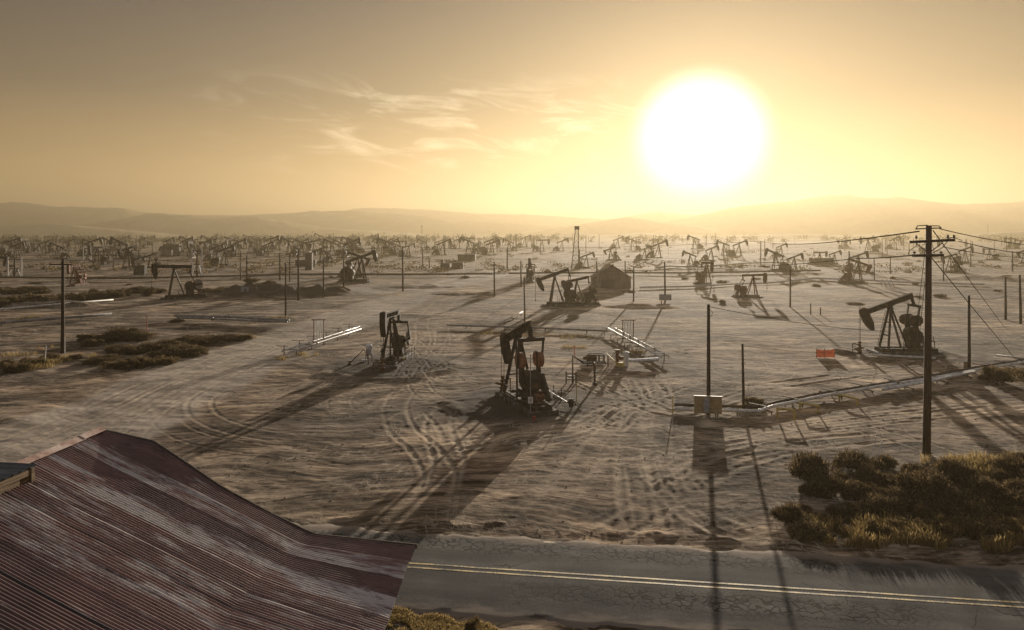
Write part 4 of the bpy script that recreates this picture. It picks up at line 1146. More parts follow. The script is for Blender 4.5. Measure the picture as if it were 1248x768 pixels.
# ------------------------------------------------------------------ barn
def make_barn():
    root = empty('barn', (-12.4, 20.55, 0), -R(5.05)); tag(root, 'barn with a rusted maroon corrugated roof beside the road', 'barn')
    PX = [0, .6, 1.69, 2.3, 3.05, 4.0, 6.3, 6.8, 9.68]
    base = lambda q, y=0: (lambda w: (1 - w) * np.interp(q, [0, 6.35, 6.6, 9.68], [7.07, 4.28, 4.17, 3.98]) + w * np.interp(q, [0, 6.35, 9.68], [7.07, 4.28, 3.42]))(np.clip(-np.asarray(y, dtype=float) / 2.6, 0, 1))
    bumpf = lambda q: np.interp(q, [0, 1.69, 2.36, 3.8, 5.2, 9.68], [0, .43, .32, .06, 0, 0])
    xs = np.array([0, .5, 1.1, 1.69, 2.0, 2.36, 2.9, 3.4, 3.8, 4.4, 5.0, 5.6, 6.1, 6.35, 6.5, 6.7, 6.85, 7.2, 7.8, 8.4, 9.0, 9.61, 9.68])
    wl = .088; ns = 8
    ys = -np.arange(0, 16.4, wl / ns)
    Xg, Yg = np.meshgrid(xs, ys)
    sheet = np.floor(-Yg / .7).astype(int)
    rs = np.random.RandomState(5).rand(60)
    fade = np.clip(1 + Yg / (.25 + .2 * Xg), 0, 1)
    Z = base(Xg, Yg) + bumpf(Xg) * fade + .016 * np.sin(2 * np.pi * Yg / wl) + .022 * (rs[sheet] - .5) + .05 * fbm(Xg * .5, Yg * .35, 3, 201)
    frac = (-Yg / .7) % 1.0
    lap = ((frac < .09) * (rs[(sheet * 7 + 3) % 60] > .35)).astype(float) * rs[(sheet * 3 + 1) % 60]
    Z += .012 * (frac < .1)
    Xe = Xg + (Xg > 9.6) * .10 * (rs[(sheet + 20) % 60] - .7)
    n, k = Xg.shape
    i = np.arange(n - 1)[:, None] * k; j = np.arange(k - 1)[None, :]
    F_ = np.stack([i + j, i + k + j, i + k + j + 1, i + j + 1], -1).reshape(-1, 4)
    me = np_mesh('roof', np.stack([Xe.ravel(), Yg.ravel(), Z.ravel()], -1), F_, M['roof'], False, {'sheet': rs[sheet].ravel(), 'lap': lap.ravel()})
    roof = link('roof', me, root)
    # left slope, hidden behind the ridge
    xs2 = np.linspace(0, -9.0, 12); ys2 = -np.arange(0, 16.4, wl / 4)
    Xg, Yg = np.meshgrid(xs2, ys2)
    Z = 7.05 + Xg * .42 + .016 * np.sin(2 * np.pi * Yg / wl)
    n, k = Xg.shape; i = np.arange(n - 1)[:, None] * k; j = np.arange(k - 1)[None, :]
    F_ = np.stack([i + j, i + j + 1, i + k + j + 1, i + k + j], -1).reshape(-1, 4)
    link('roof', np_mesh('roof', np.stack([Xg.ravel(), Yg.ravel(), Z.ravel()], -1), F_, M['roof'], True, {'sheet': np.full(Xg.size, .5), 'lap': np.zeros(Xg.size)}), root)
    # ridge cap
    m = MB()
    for yy in np.arange(0, -3.4, -.85):
        dz = rng.uniform(-.01, .02)
        m.add([(-.16, yy + .03, 7.02 + dz), (0, yy + .03, 7.125 + dz), (.2, yy + .03, 7.035 + dz), (-.16, yy - .88, 7.02 + dz), (0, yy - .88, 7.125 + dz), (.2, yy - .88, 7.035 + dz)], [(0, 1, 4, 3), (1, 2, 5, 4)])
    m.build('ridge_cap', M['ridge'], roof)
    # rake flashing along the far gable and the eave edge
    m = MB(); P = [(q, .03, float(base(q) + bumpf(q)) - .05) for q in np.linspace(0, 9.7, 30)]
    for a, b in zip(P[:-1], P[1:]): m.bar(a, b, .05, .12)
    m.build('rake_board', M['barn_wood'], roof)
    m = MB(); m.bar((9.55, 0, 3.86), (9.55, -2.6, 3.30), .05, .14); m.bar((9.55, -2.6, 3.30), (9.55, -16, 3.30), .05, .14)
    m.build('eave_board', M['barn_wood'], roof)
    # monitor roof on the ridge
    ys3 = -np.arange(3.35, 16.4, .25 / 10); xs3 = np.linspace(.78, -5.5, 14)
    Xg, Yg = np.meshgrid(xs3, ys3); ph = (-Yg / .25) % 1
    Z = 7.17 - np.where(Xg < 0, -Xg * .05, 0) - .03 * Xg + .04 * np.clip(1 - np.abs(ph - .5) * 5, 0, 1)
    n, k = Xg.shape; i = np.arange(n - 1)[:, None] * k; j = np.arange(k - 1)[None, :]
    F_ = np.stack([i + j, i + j + 1, i + k + j + 1, i + k + j], -1).reshape(-1, 4)
    mr = link('monitor_roof', np_mesh('monitor_roof', np.stack([Xg.ravel(), Yg.ravel(), Z.ravel()], -1), F_, M['roof_blue'], True, {'sheet': np.full(Xg.size, .5), 'lap': np.zeros(Xg.size)}), root)
    mr['label'] = 'raised grey blue ribbed roof section along the ridge'
    m = MB()
    m.box((.70, -9.9, 7.03), (.05, 13.0, .14)); m.box((.66, -9.9, 6.82), (.05, 13.0, .26)); m.box((.69, -9.9, 6.70), (.06, 13.0, .07))
    m.box((-2.4, -3.42, 6.75), (6.0, .05, .7)); m.box((.69, -3.44, 6.88), (.1, .1, .5))
    m.build('fascia', M['fascia'], mr)
    # board walls
    def wall(pts_xy, ztop):
        m = MB(); a = Vector((*pts_xy[0], 0)); b = Vector((*pts_xy[1], 0)); L_ = (b - a).length; nb = int(L_ / .24); d = (b - a) / nb
        nrm = Vector((d.y, -d.x, 0)).normalized()
        for q in range(nb):
            c0 = a + d * (q + .03); c1 = a + d * (q + .97); off = nrm * rng.uniform(-.008, .008)
            z0 = ztop(c0); z1 = ztop(c1)
            vs = []
            for c in (c0, c1):
                for s in (-.014, .014): vs.append(c + off + nrm * s)
            m.add([(*vs[0][:2], -.4), (*vs[1][:2], -.4), (*vs[3][:2], -.4), (*vs[2][:2], -.4), (*vs[0][:2], z0), (*vs[1][:2], z0), (*vs[3][:2], z1), (*vs[2][:2], z1)],
                  [(3, 2, 1, 0), (4, 5, 6, 7), (0, 1, 5, 4), (1, 2, 6, 5), (2, 3, 7, 6), (3, 0, 4, 7)])
        m.build('wall', M['barn_wood'], root)
    wall([(7.0, -.6), (7.0, -16)], lambda c: 3.7)
    wall([(-8.5, -.6), (7.0, -.6)], lambda c: (float(base(max(c.x, 0))) if c.x > 0 else 7.05 + c.x * .42) - .1)
    wall([(-8.5, -16), (-8.5, -.6)], lambda c: 3.4)
    wall([(7.0, -16), (-8.5, -16)], lambda c: (float(base(max(c.x, 0))) if c.x > 0 else 7.05 + c.x * .42) - .1)
make_barn()

# ------------------------------------------------------------------ pipelines
def pipeline(lines, label, mat='pipe', z=.5, r=.09, sup=3.0, supw=.5, tall=0, group=None, dark2=False, drop=None):
    """lines: pixel polylines, each one pipe; trestles stand under the first"""
    W = [[Vector((*G(px, py), 0)) for px, py in ln] for ln in lines]
    o0 = W[0][0].copy(); root = empty('pipeline', (o0.x, o0.y, gz(o0.x, o0.y)))
    zb = root.location.z
    for q, ln in enumerate(W):
        m = MB(); pts = []
        for a, b in zip(ln[:-1], ln[1:]):
            nseg = max(1, int((b - a).length / 6))
            for k in range(nseg): pts.append(a.lerp(b, k / nseg))
        pts.append(ln[-1])
        P = [Vector((p.x - o0.x, p.y - o0.y, gz(p.x, p.y) + z - zb + rng.uniform(-.01, .01))) for p in pts]
        if drop is not None:
            for k in range(len(P)): P[k].z = P[0].z - drop * k / (len(P) - 1)
        m.path(P, r if q == 0 else r * .8, 8)
        for k in range(1, len(P) - 1, 2):
            d = (P[k + 1] - P[k]).normalized(); m.tube(P[k] - d * .06, P[k] + d * .06, r * 1.45, n=8)
        m.build('pipe', M['pipe_dark' if (q == 1 and dark2) else mat], root, smooth=True)
    ln = W[0]
    for a, b in zip(ln[:-1], ln[1:]):
        L_ = (b - a).length; nsup = max(1, int(L_ / sup)); d = (b - a).normalized(); nr = Vector((-d.y, d.x, 0))
        if nr.y < 0: nr = -nr
        for k in range(nsup):
            p = a.lerp(b, (k + .5) / nsup); g = gz(p.x, p.y); c = Vector((p.x - o0.x, p.y - o0.y, g - zb))
            m = MB()
            zt = z - r - .03
            m.bar(c - nr * supw + Vector((0, 0, -.25)), c - nr * supw + Vector((0, 0, zt + .04)), .07, .07)
            m.bar(c + nr * supw + Vector((0, 0, -.25)), c + nr * supw + Vector((0, 0, zt + .04 + tall)), .07, .07)
            m.bar(c - nr * (supw + .12) + Vector((0, 0, zt)), c + nr * (supw + .12) + Vector((0, 0, zt)), .07, .07)
            if tall: m.bar(c + nr * (supw - .5) + Vector((0, 0, zt + tall)), c + nr * (supw + .9) + Vector((0, 0, zt + tall)), .06, .06)
            m.build('trestle', M['pipe_dark'], root)
    tag(root, label, 'pipeline', group)
    return root
pipeline([[(344, 437), (438, 402)], [(352, 439), (440, 405)]], 'pair of white pipes on trestles left of the head on pump jack', z=.75, r=.1, tall=.35, supw=.7, drop=.35)
pipeline([[(545, 401), (640, 404), (741, 408)]], 'long grey pipe running level behind the central pump jack', 'pipe_grey', z=.4, r=.12, sup=5, supw=.3)
pipeline([[(607, 400), (637, 385)]], 'short pale pipe branching off the long level pipe', z=.45, r=.1, sup=4, supw=.3)
pipeline([[(741, 407), (806, 444)], [(750, 407), (815, 443)]], 'two white pipes slanting toward the viewer below the right hose rack', z=.65, r=.12, tall=.3, supw=.8, sup=2.6)
pipeline([[(822, 504), (925, 507), (942, 501), (1000, 489), (1075, 476), (1190, 456), (1290, 439)], [(822, 499), (925, 502), (945, 496), (1000, 485), (1075, 473), (1190, 453), (1290, 436)]], dark2=True, label='white pipeline running from the ochre board to the right edge', z=.34, r=.12, sup=3.6, supw=.42, tall=.3)
pipeline([[(1076, 481), (1130, 470), (1188, 459)], [(1079, 479), (1188, 457.5)]], 'second white pipe pair beside the yellow barriers behind the utility pole', z=.36, r=.12, sup=3.6, supw=.6, tall=.3)
pipeline([[(-60, 400), (60, 392), (136, 386)]], 'grey pipeline ending left of the saltbush patch', 'pipe_grey', z=.55, r=.2, sup=7, supw=.4, tall=.5)
pipeline([[(-60, 381), (60, 373), (138, 366)]], 'pale pipeline along the foot of the bush row', z=.3, r=.16, sup=9, supw=.3)
pipeline([[(213, 389), (280, 391), (352, 396)], [(216, 391.5), (350, 398)]], 'grey pipe pair ending beside the dirt road', 'pipe_grey', z=.6, r=.18, sup=6, supw=.5, tall=.45)
pipeline([[(-60, 340), (150, 340), (330, 338), (600, 338)]], 'long dark pipeline crossing the left plain before the pump jacks', 'pipe_dark', z=.75, r=.26, sup=14, supw=.4)
pipeline([[(-60, 317.5), (150, 318), (240, 317)]], 'pale pipeline far back on the left plain', 'pipe_grey', z=.7, r=.3, sup=20, supw=.4)
pipeline([[(780, 352), (870, 349), (992, 341), (1090, 346), (1200, 350)]], 'pale pipeline crossing the hazy right plain', 'pipe', z=.45, r=.2, sup=14, supw=.4)
pipeline([[(800, 329), (850, 327), (960, 320)]], 'faint pale pipeline below the sun', 'pipe', z=.6, r=.28, sup=16, supw=.4)
pipeline([[(620, 337), (760, 335), (1000, 333)]], 'dark pipeline running past the gabled shed', 'pipe_dark', z=.7, r=.24, sup=14, supw=.4)
pipeline([[(1062, 437), (1110, 439), (1140, 441)]], 'white pipe lying at the foot of the profile pump jack', z=.25, r=.1, sup=4, supw=.2)
pipeline([[(1025, 429), (1075, 434)]], 'thin pale pipe right behind the orange sheet', z=.2, r=.05, sup=4, supw=.15)
pipeline([[(1215, 437), (1290, 446)]], 'short pale pipe near the right edge bush', z=.3, r=.1, sup=4, supw=.2)

def at(px, py):
    x, y = G(px, py); return Vector((x, y, gz(x, y)))
def pxm(y): return y / FPX

# hose racks
def hose_rack(px0, px1, py, top, label):
    p = at((px0 + px1) / 2, py); w = (px1 - px0) * pxm(p.y); h = ZT(top, p.y) - p.z
    root = empty('hose_rack', p); m = MB()
    for s in (-1, 1): m.bar((s * w / 2, 0, -.3), (s * w / 2, 0, h), .09, .09)
    m.bar((-w / 2 - .25, 0, h - .03), (w / 2 + .25, 0, h - .03), .08, .1); m.bar((-w / 2, 0, .35), (w / 2, 0, .35), .06, .06)
    m.build('frame', M['pump_rust'], root)
    for k in range(3):
        x = -w * .26 + k * w * .26; m = MB()
        m.path([(x - .10, -.1, .35), (x - .12, -.1, h * .5), (x - .06, -.08, h - .15), (x, 0, h + .07), (x + .08, .08, h - .15), (x + .13, .1, h * .5), (x + .1 + .05 * k, .1, .4)], .045, 6)
        m.build('hose', M['white'], root)
    tag(root, label, 'hose rack')
hose_rack(382.5, 394.5, 421, 389.5, 'steel rack hung with white hoses over the left pipe pair')
hose_rack(759, 772, 417, 390, 'steel rack hung with white hoses over the slanting pipes')

# white gantries far left
def gantry(px0, px1, py, top, label):
    p = at((px0 + px1) / 2, py); w = (px1 - px0) * pxm(p.y); h = ZT(top, p.y) - p.z
    root = empty('gantry', p); 
    for s in (-1, 1):
        m = MB(); m.tube((s * w / 2, 0, -.2), (s * w / 2, 0, h), .17, n=8); m.bar((s * w / 2, 0, .1), (s * w * .25, 0, h * .42), .12, .12)
        m.build('post', M['white'], root)
    m = MB(); m.bar((-w / 2, 0, h * .93), (w / 2, 0, h * .93), .14, .2); m.build('crossbeam', M['pipe_dark'], root)
    m = MB(); m.lathe([(.3, 0), (.3, 1.2), (.45, 1.2), (.45, 1.5), (.2, 1.6), (.2, h * .8), (.12, h)], n=8); m.tube((-w * .32, 0, h * .45), (w * .32, 0, h * .45), .16, n=6)
    m.build('riser', M['pump'], root)
    tag(root, label, 'gantry')
gantry(9.5, 26, 338, 314, 'white two post gantry near the left edge of the field')
gantry(101.5, 111, 317, 301.5, 'white two post gantry behind the end on pump jack')
gantry(234, 246, 337, 303, 'tall white gantry left of the pump jack over the mound')

# boards and boxes on poles
def board(px0, px1, y0, y1, base, mat, label, name='board', box=False, yaw=0.0, fwd=.2):
    d = H0 * FPX / (base - HY); x = ((px0 + px1) / 2 - CX) / FPX * d; w = (px1 - px0) * pxm(d); z1, z0 = ZT(y0, d), ZT(y1, d)
    g = gz(x, d)
    root = empty(name, (x, d - fwd, g), yaw)
    m = MB(); m.box((0, 0, (z0 + z1) / 2 - g), (w, .05, z1 - z0)); m.build('panel', M[mat], root)
    m = MB()
    for zz in (.2, .8): m.box((0, .06, z0 - g + (z1 - z0) * zz), (w * .96, .06, .08))
    m.box((0, 0, z1 - g + .025), (w + .06, .1, .05))
    m.build('batten', M['white' if box else 'wood'], root)
    if box:
        m = MB(); m.box((-.12, -.13, (z0 + z1) / 2 - g), (.38, .2, (z1 - z0) * .8)); m.box((-.12, -.245, (z0 + z1) / 2 - g + .1), (.3, .03, (z1 - z0) * .45))
        m.build('switch_box', M['grey_metal'], root)
    tag(root, label, 'board')
    return root
board(845.5, 878, 482.5, 503, 507, 'ochre_board', 'ochre plywood board with a grey switch box on the tall dark pole', box=True, yaw=R(-9), fwd=.22)
board(803, 818, 359, 366, 369, 'grey_metal', 'dark board near the foot of a bare pole below the sun')
board(294, 304, 349, 356.5, 360, 'grey_metal', 'pale board on a short post in front of the dirt mound')
pole(299, 361, 352, 'short post holding the pale board in front of the dirt mound', None, .16)
board(1173, 1180, 441, 449, 451.5, 'ochre_board', 'small tan box fixed beside a dark pole near the pipeline', name='meter_box')

# yellow barriers and stakes
def barrier(px0, px1, py, top, label, tilt=0):
    a = at(px0, py); b = at(px1, py + tilt); h = ZT(top, a.y) - a.z
    root = empty('pipe_barrier', a); d = b - a
    for q in (Vector((0, 0, 0)), d):
        m = MB(); m.tube(q + Vector((0, 0, -.3)), q + Vector((0, 0, h)), .075, n=8); m.build('post', M['yellow'], root)
    m = MB(); m.tube(Vector((0, 0, h)) - d.normalized() * .08, d + Vector((0, 0, h)) + d.normalized() * .08, .075, n=8); m.build('rail', M['yellow'], root)
    tag(root, label, 'barrier', 'yellow pipe barriers along the pipeline')
barrier(947.5, 968, 510, 498, 'yellow pipe barrier nearest the ochre board', 2)
barrier(975, 997, 501, 491.5, 'yellow pipe barrier in the middle of three', 3)
barrier(1023, 1045, 489.5, 481.5, 'yellow pipe barrier farthest along, near the second pipe pair', 5)
def stake(px, py, top, mat, r, label, name='marker_stake', sign=None, lean=0.0):
    p = at(px, py); h = ZT(top, p.y) - p.z
    root = empty(name, p); m = MB(); m.tube((0, 0, -.2), (lean, 0, h), r, r * .8, n=6); m.lathe([(r * 1.5, 0), (r * 1.6, .05), (r * .9, .06)], (lean, 0, h - .02), 6)
    m.build('post', M[mat], root)
    if sign:
        z0 = ZT(sign[1], p.y) - p.z; z1 = ZT(sign[0], p.y) - p.z
        m = MB(); m.box((0, -r - .015, (z0 + z1) / 2), (sign[2], .02, z1 - z0)); m.build('sign_plate', M['white'], root, bevel=.01)
        m = MB(); m.box((0, -r - .03, (z0 + z1) / 2), (sign[2] * .4, .008, (z1 - z0) * .45)); m.build('sign_symbol', M['grey_metal'], root)
    tag(root, label, 'stake')
stake(820, 503, 483, 'yellow', .045, 'thin yellow post at the start of the white pipeline')
stake(702.5, 492, 468, 'yellow', .04, 'thin yellow post beside the dark valve right of the central pump jack')
stake(646.5, 511, 433, 'pipe_grey', .04, 'thin grey post with a small white sign before the central pump jack', 'sign_post', (483.5, 491.5, .34))
stake(651, 516, 508, 'red', .09, 'stubby red marker in front of the central pump jack')
stake(700, 437.5, 422, 'orange', .06, 'orange warning stake above the dark manifold')
stake(54, 444, 422, 'white', .05, 'white stake in the straw left of the crossarm pole', lean=.18)
stake(79, 429, 411, 'white', .04, 'white stake close beside the crossarm pole')
stake(179, 404, 387, 'red', .05, 'reddish stake above the saltbush patch')
stake(1061, 567, 533, 'white', .025, 'left one of two pale stakes sticking out of the thicket', lean=.3)
stake(1064, 570, 539, 'white', .025, 'right one of two pale stakes sticking out of the thicket', lean=.5)
stake(988, 383, 370, 'pipe_dark', .1, 'dark stub post on the plain beyond the orange sheet')
stake(1000, 383, 375, 'pipe_dark', .1, 'shorter dark stub post on the plain beyond the orange sheet')
stake(806, 372, 367, 'red', .12, 'small rusty stub by the low bank below the sun')

# orange sheet on two sticks
p = at(1006, 436); root = empty('orange_sheet', p); tag(root, 'bright orange mesh sheet strung between low stakes on the sand', 'barrier')
w = 22 * pxm(p.y); h = 11 * pxm(p.y)
Xg, Zg = np.meshgrid(np.linspace(-w / 2, w / 2, 24), np.linspace(.08, h, 12), indexing='ij')
Zq = Zg - .16 * (Zg / h) * np.sin(np.pi * (Xg / w + .5)) ; Yq = .09 * np.sin(Xg * 4 + Zg * 2) * 1.0
i = np.arange(23)[:, None] * 12; j = np.arange(11)[None, :]
sh = link('mesh_sheet', np_mesh('mesh_sheet', np.stack([Xg.ravel(), Yq.ravel(), Zq.ravel()], -1), np.stack([i + j, i + 12 + j, i + 13 + j, i + j + 1], -1).reshape(-1, 4), M['orange'], True), root)
sd = sh.modifiers.new('thick', 'SOLIDIFY'); sd.thickness = .012
for s in (-1, -.1, 1):
    m = MB(); m.tube((s * w / 2, .02, -.2), (s * w / 2, .02, h + .08), .025, n=5); m.build('stick', M['wood'], root)

# manifold right of the central pump
p = at(698, 469); root = empty('pipe_manifold', p); tag(root, 'dark pipe manifold with valves right of the central pump jack', 'manifold')
u = pxm(p.y)
h = 34 * u
m = MB(); m.path([(0, 0, -.2), (0, 0, h), (13 * u, 0, h - 9 * u), (26 * u, 0, h - 9 * u), (26 * u, -.3, h - 9 * u), (26 * u, -.5, -.1)], .09, 8); m.build('pipe', M['pump'], root)
m = MB()
for zz in (5 * u, 12 * u): m.tube((-8 * u, 0, zz), (4 * u, 0, zz), .05, n=6)
for xx in (-8, 4): m.tube((xx * u, 0, -.1), (xx * u, 0, 15 * u), .06, n=6)
m.build('frame', M['pump'], root)
m = MB(); m.lathe([(.28, 0), (.34, .06), (.28, .12)], (-2 * u, 0, 8 * u), 12); m.tube((26 * u, -.4, 15 * u), (31 * u, -.4, 15 * u), .05, n=6); m.lathe([(.18, 0), (.22, .06), (.18, .2)], (26 * u, -.5, 0), 10); m.box((18 * u, 0, h - 11 * u), (.12, .12, .3)); m.build('valve', M['pipe_dark'], root)

# flowline beside the central pump
a = at(668, 488) + Vector((0, 0, .55)); b = at(696, 500) + Vector((0, 0, .3)); root = empty('flowline', at(668, 488)); o_ = root.location
m = MB(); m.path([a - o_, b - o_, b - o_ + Vector((.1, -.05, -.5))], .06, 8); m.build('pipe', M['pipe'], root)
m = MB(); m.lathe([(.14, -.2), (.2, .1), (.3, .18), (.3, .26), (.16, .3), (.2, .45)], b - o_, 10); m.build('valve', M['pump'], root)
m = MB()
for q in (.15, .5): 
    c = (a - o_).lerp(b - o_, q) + Vector((.2, .5, 0)); m.tube((c.x, c.y, -.5), (c.x, c.y, 1.0), .04, n=6)
m.build('post', M['pump'], root)
tag(root, 'short pale flowline ending in a dark valve beside the central pump jack', 'pipe')

# equipment group beyond the manifold
p = at(763, 447); root = empty('pipe_elbow', p); u = pxm(p.y); tag(root, 'fat white elbow pipe joining the slanting pipes', 'pipe')
m = MB(); m.tube((0, 0, -.1), (0, 0, 15 * u), .26, n=12); m.lathe([(.3, 0), (.32, .1), (.1, .2)], (0, 0, 15 * u), 12); m.build('riser', M['white'], root)
m = MB(); m.path([(0, 0, 6 * u), (.8, 0, 6 * u), (40 * u, .3, 7 * u)], .17, 10)
m.build('pipe', M['white'], root)
m = MB(); m.lathe([(.3, 0), (.3, .1), (.18, .12), (.18, .5), (.3, .55), (.3, .65)], (-.8, .2, 11 * u), 10); m.tube((-.8, .2, 11 * u), (-.8, .2, 0), .16, n=8); m.box((-.5, .1, 9 * u), (.7, .3, .3)); m.build('valve', M['pump_rust'], root)
p = at(749, 448); root = empty('loading_ramp', p); u = pxm(p.y); tag(root, 'small slanted yellow steel ramp beside the fat white elbow', 'ramp')
m = MB(); m.bar((-10 * u, 0, 16 * u), (4 * u, 0, .25), .7, .06); m.build('ramp_plate', M['yellow'], root)
m = MB(); m.box((6 * u, 0, 2.5 * u), (9 * u, .6, 5 * u)); m.build('foot_block', M['yellow'], root, bevel=.03)
m = MB(); m.bar((-8 * u, -.25, 13 * u), (-8 * u, -.25, -.1), .06, .06); m.bar((-8 * u, .25, 13 * u), (-8 * u, .25, -.1), .06, .06); m.build('leg', M['pump_rust'], root)
p = at(724, 445); root = empty('pump_skid', p); u = pxm(p.y); tag(root, 'low dark pump skid left of the yellow ramp', 'skid')
m = MB()
for yy in (-.4, .4):
    m.bar((-14 * u, yy, .2), (14 * u, yy, .2), .12, .18); m.bar((-6 * u, yy, 12 * u), (12 * u, yy, 12 * u), .09, .1)
    for xx in (-6, 0, 6, 12): m.bar((xx * u, yy, .2), (xx * u, yy, 12 * u), .08, .08)
m.build('frame', M['pump'], root)
m = MB(); m.tube((-9 * u, 0, .65), (3 * u, 0, .65), .3, n=12); m.tube((-13 * u, 0, .6), (-9 * u, 0, .6), .18, n=10); m.build('pump_body', M['pump_rust'], root)

# small white tank beside the head-on pump
p = at(450, 443); root = empty('chemical_tank', p); u = pxm(p.y); tag(root, 'small white tank on a dark stand beside the head on pump jack', 'tank')
m = MB(); m.lathe([(.29, .75), (.31, .8), (.31, 1.6), (.25, 1.72), (.08, 1.77), (.08, 1.84)], n=14); m.build('tank_body', M['white'], root, smooth=False)
m = MB(); m.box((0, -.29, 1.05), (.5, .06, .5)); m.build('label_plate', M['grey_metal'], root)
m = MB()
for sx in (-.28, .28):
    for sy in (-.28, .28): m.bar((sx, sy, -.1), (sx, sy, .75), .06, .06)
m.box((0, 0, .73), (.72, .72, .05)); m.build('stand', M['pump'], root)
p = at(426, 447); root = empty('bent_pipe', p); tag(root, 'bent dark pipe rising left of the small white tank', 'pipe')
m = MB(); m.path([(0, 0, -.1), (.05, 0, .2), (1.35, .1, 1.5), (1.75, .1, .9), (1.8, .1, 0)], .06, 8); m.build('pipe', M['pump_rust'], root)
m = MB(); m.lathe([(.2, 0), (.22, .12), (.1, .18), (.1, .4)], (0, 0, 0), 10); m.build('valve', M['pump'], root)
# concrete blocks lying around that pad
def block(px, py, s, label, mat='concrete'):
    p = at(px, py); m = MB()
    m.box((0, 0, s * .3), (s * 1.2, s * .8, s * .7), Matrix.Rotation(rng.uniform(-.5, .5), 3, 'Z'))
    o = m.build('concrete_block', M[mat], None, p, bevel=.05 * s); tag(o, label, 'block', 'blocks around the pump pads')
block(444, 443, .4, 'pale block by the foot of the bent dark pipe', 'white')
block(458, 448, .45, 'pale block left of the head on wellhead', 'ochre_board')
block(463, 446, .4, 'smaller pale block beside the head on wellhead', 'ochre_board')
block(488, 444, .8, 'large pale block at the right foot of the head on pump jack', 'ochre_board')
block(657, 499, .75, 'sunlit pale block at the near end of the central pump jack', 'ochre_board')

# white coiled hoses on the right plain
p = at(1081, 349); root = empty('hose_stand', p); u = pxm(p.y); tag(root, 'white looped hoses standing on the hazy right plain', 'hose')
for k in range(3):
    m = MB(); x0 = (-6 + k * 5) * u
    m.path([(x0, 0, 0), (x0 - 1.5 * u, 0, 4 * u), (x0 + 1 * u, .1, 8 * u), (x0 + 3 * u, .1, 4 * u), (x0 + 4 * u, 0, 0)], .13, 6); m.build('hose', M['white'], root)

# ------------------------------------------------------------------ buildings, tanks, masts
def shed(px0, px1, py, eave, peak, label, depth=9, mat='shed'):
    p = at((px0 + px1) / 2, py); w = (px1 - px0) * pxm(p.y); e = ZT(eave, p.y) - p.z; k_ = ZT(peak, p.y) - p.z
    root = empty('shed', p); m = MB()
    m.add([(-w / 2, 0, -.3), (w / 2, 0, -.3), (w / 2, 0, e), (0, 0, k_), (-w / 2, 0, e), (-w / 2, depth, -.3), (w / 2, depth, -.3), (w / 2, depth, e), (0, depth, k_), (-w / 2, depth, e)],
          [(0, 1, 2, 3, 4), (9, 8, 7, 6, 5), (1, 6, 7, 2), (5, 0, 4, 9)])
    m.build('wall', M[mat], root)
    m = MB()
    for s in (-1, 1): m.bar((s * (w / 2 + .35), depth / 2, e - .25 + .1), (0, depth / 2, k_ + .1), depth + .8, .1, (s * -.5, 0, 1))
    m.build('roof', M['shed'], root)
    m = MB(); m.box((-w * .12, -.04, e * .42), (w * .32, .06, e * .84)); m.build('door', M['tank'], root)
    tag(root, label, 'shed')
shed(723, 769, 351, 338.5, 323.5, 'weathered gabled shed in the haze below the sun', 5)
def box_building(px0, px1, py, top, label, name, mat, depth=5, extra=None):
    p = at((px0 + px1) / 2, py); w = (px1 - px0) * pxm(p.y); h = ZT(top, p.y) - p.z
    root = empty(name, p); m = MB(); m.box((0, depth / 2, h / 2 - .1), (w, depth, h + .2))
    nrib = max(4, int(w / .8))
    for q in range(nrib + 1): m.box((-w / 2 + q * w / nrib, -.04, h / 2), (.12, .1, h))
    m.build('body', M[mat], root)
    m = MB(); m.box((0, depth / 2, h + .08), (w + .3, depth + .3, .16)); m.build('lid', M['pump'], root)
    if extra: extra(root, w, h)
    return root
def arm_(root, w, h):
    m = MB(); m.box((-w * .33, 1.2, h + .7), (w * .28, 1.6, 1.4)); m.build('cab', M['tank'], root)
tag(box_building(537, 548, 327, 321.5, '', 'equipment_trailer', 'tank', 2.5, arm_), 'dark equipment trailer with a raised end on the plain', 'trailer')
tag(box_building(551, 564, 327, 320.5, '', 'container', 'tank', 2.6), 'dark box container right of the equipment trailer', 'container')
tag(box_building(199, 218, 311, 298, '', 'storage_building', 'tank', 2.5), 'dark storage block with a pale annex far on the left plain', 'building')
tag(box_building(196, 209, 312, 304, '', 'storage_tank', 'shed', 1.5), 'pale annex block in front of the dark storage block', 'tank')
tag(box_building(558, 579, 318, 310.5, '', 'container', 'tank', 6), 'long hazy container behind the equipment trailer', 'container')
tag(box_building(360, 384, 325, 317.5, '', 'storage_tank', 'tank', 2), 'long greenish tank behind the poles at the mound', 'tank')
tag(box_building(163, 176, 334, 324, '', 'storage_tank', 'tank', 1.5), 'dark square tank left of the tall pale weighted pump jack', 'tank')
tag(box_building(372, 380, 330, 309, '', 'hose_cabinet', 'shed', 1.5), 'narrow white panel left of the big pump jack facing right', 'panel')
tag(box_building(1000, 1016, 322, 315, '', 'storage_tank', 'tank', 5), 'hazy square tank behind the pump jacks facing right', 'tank')
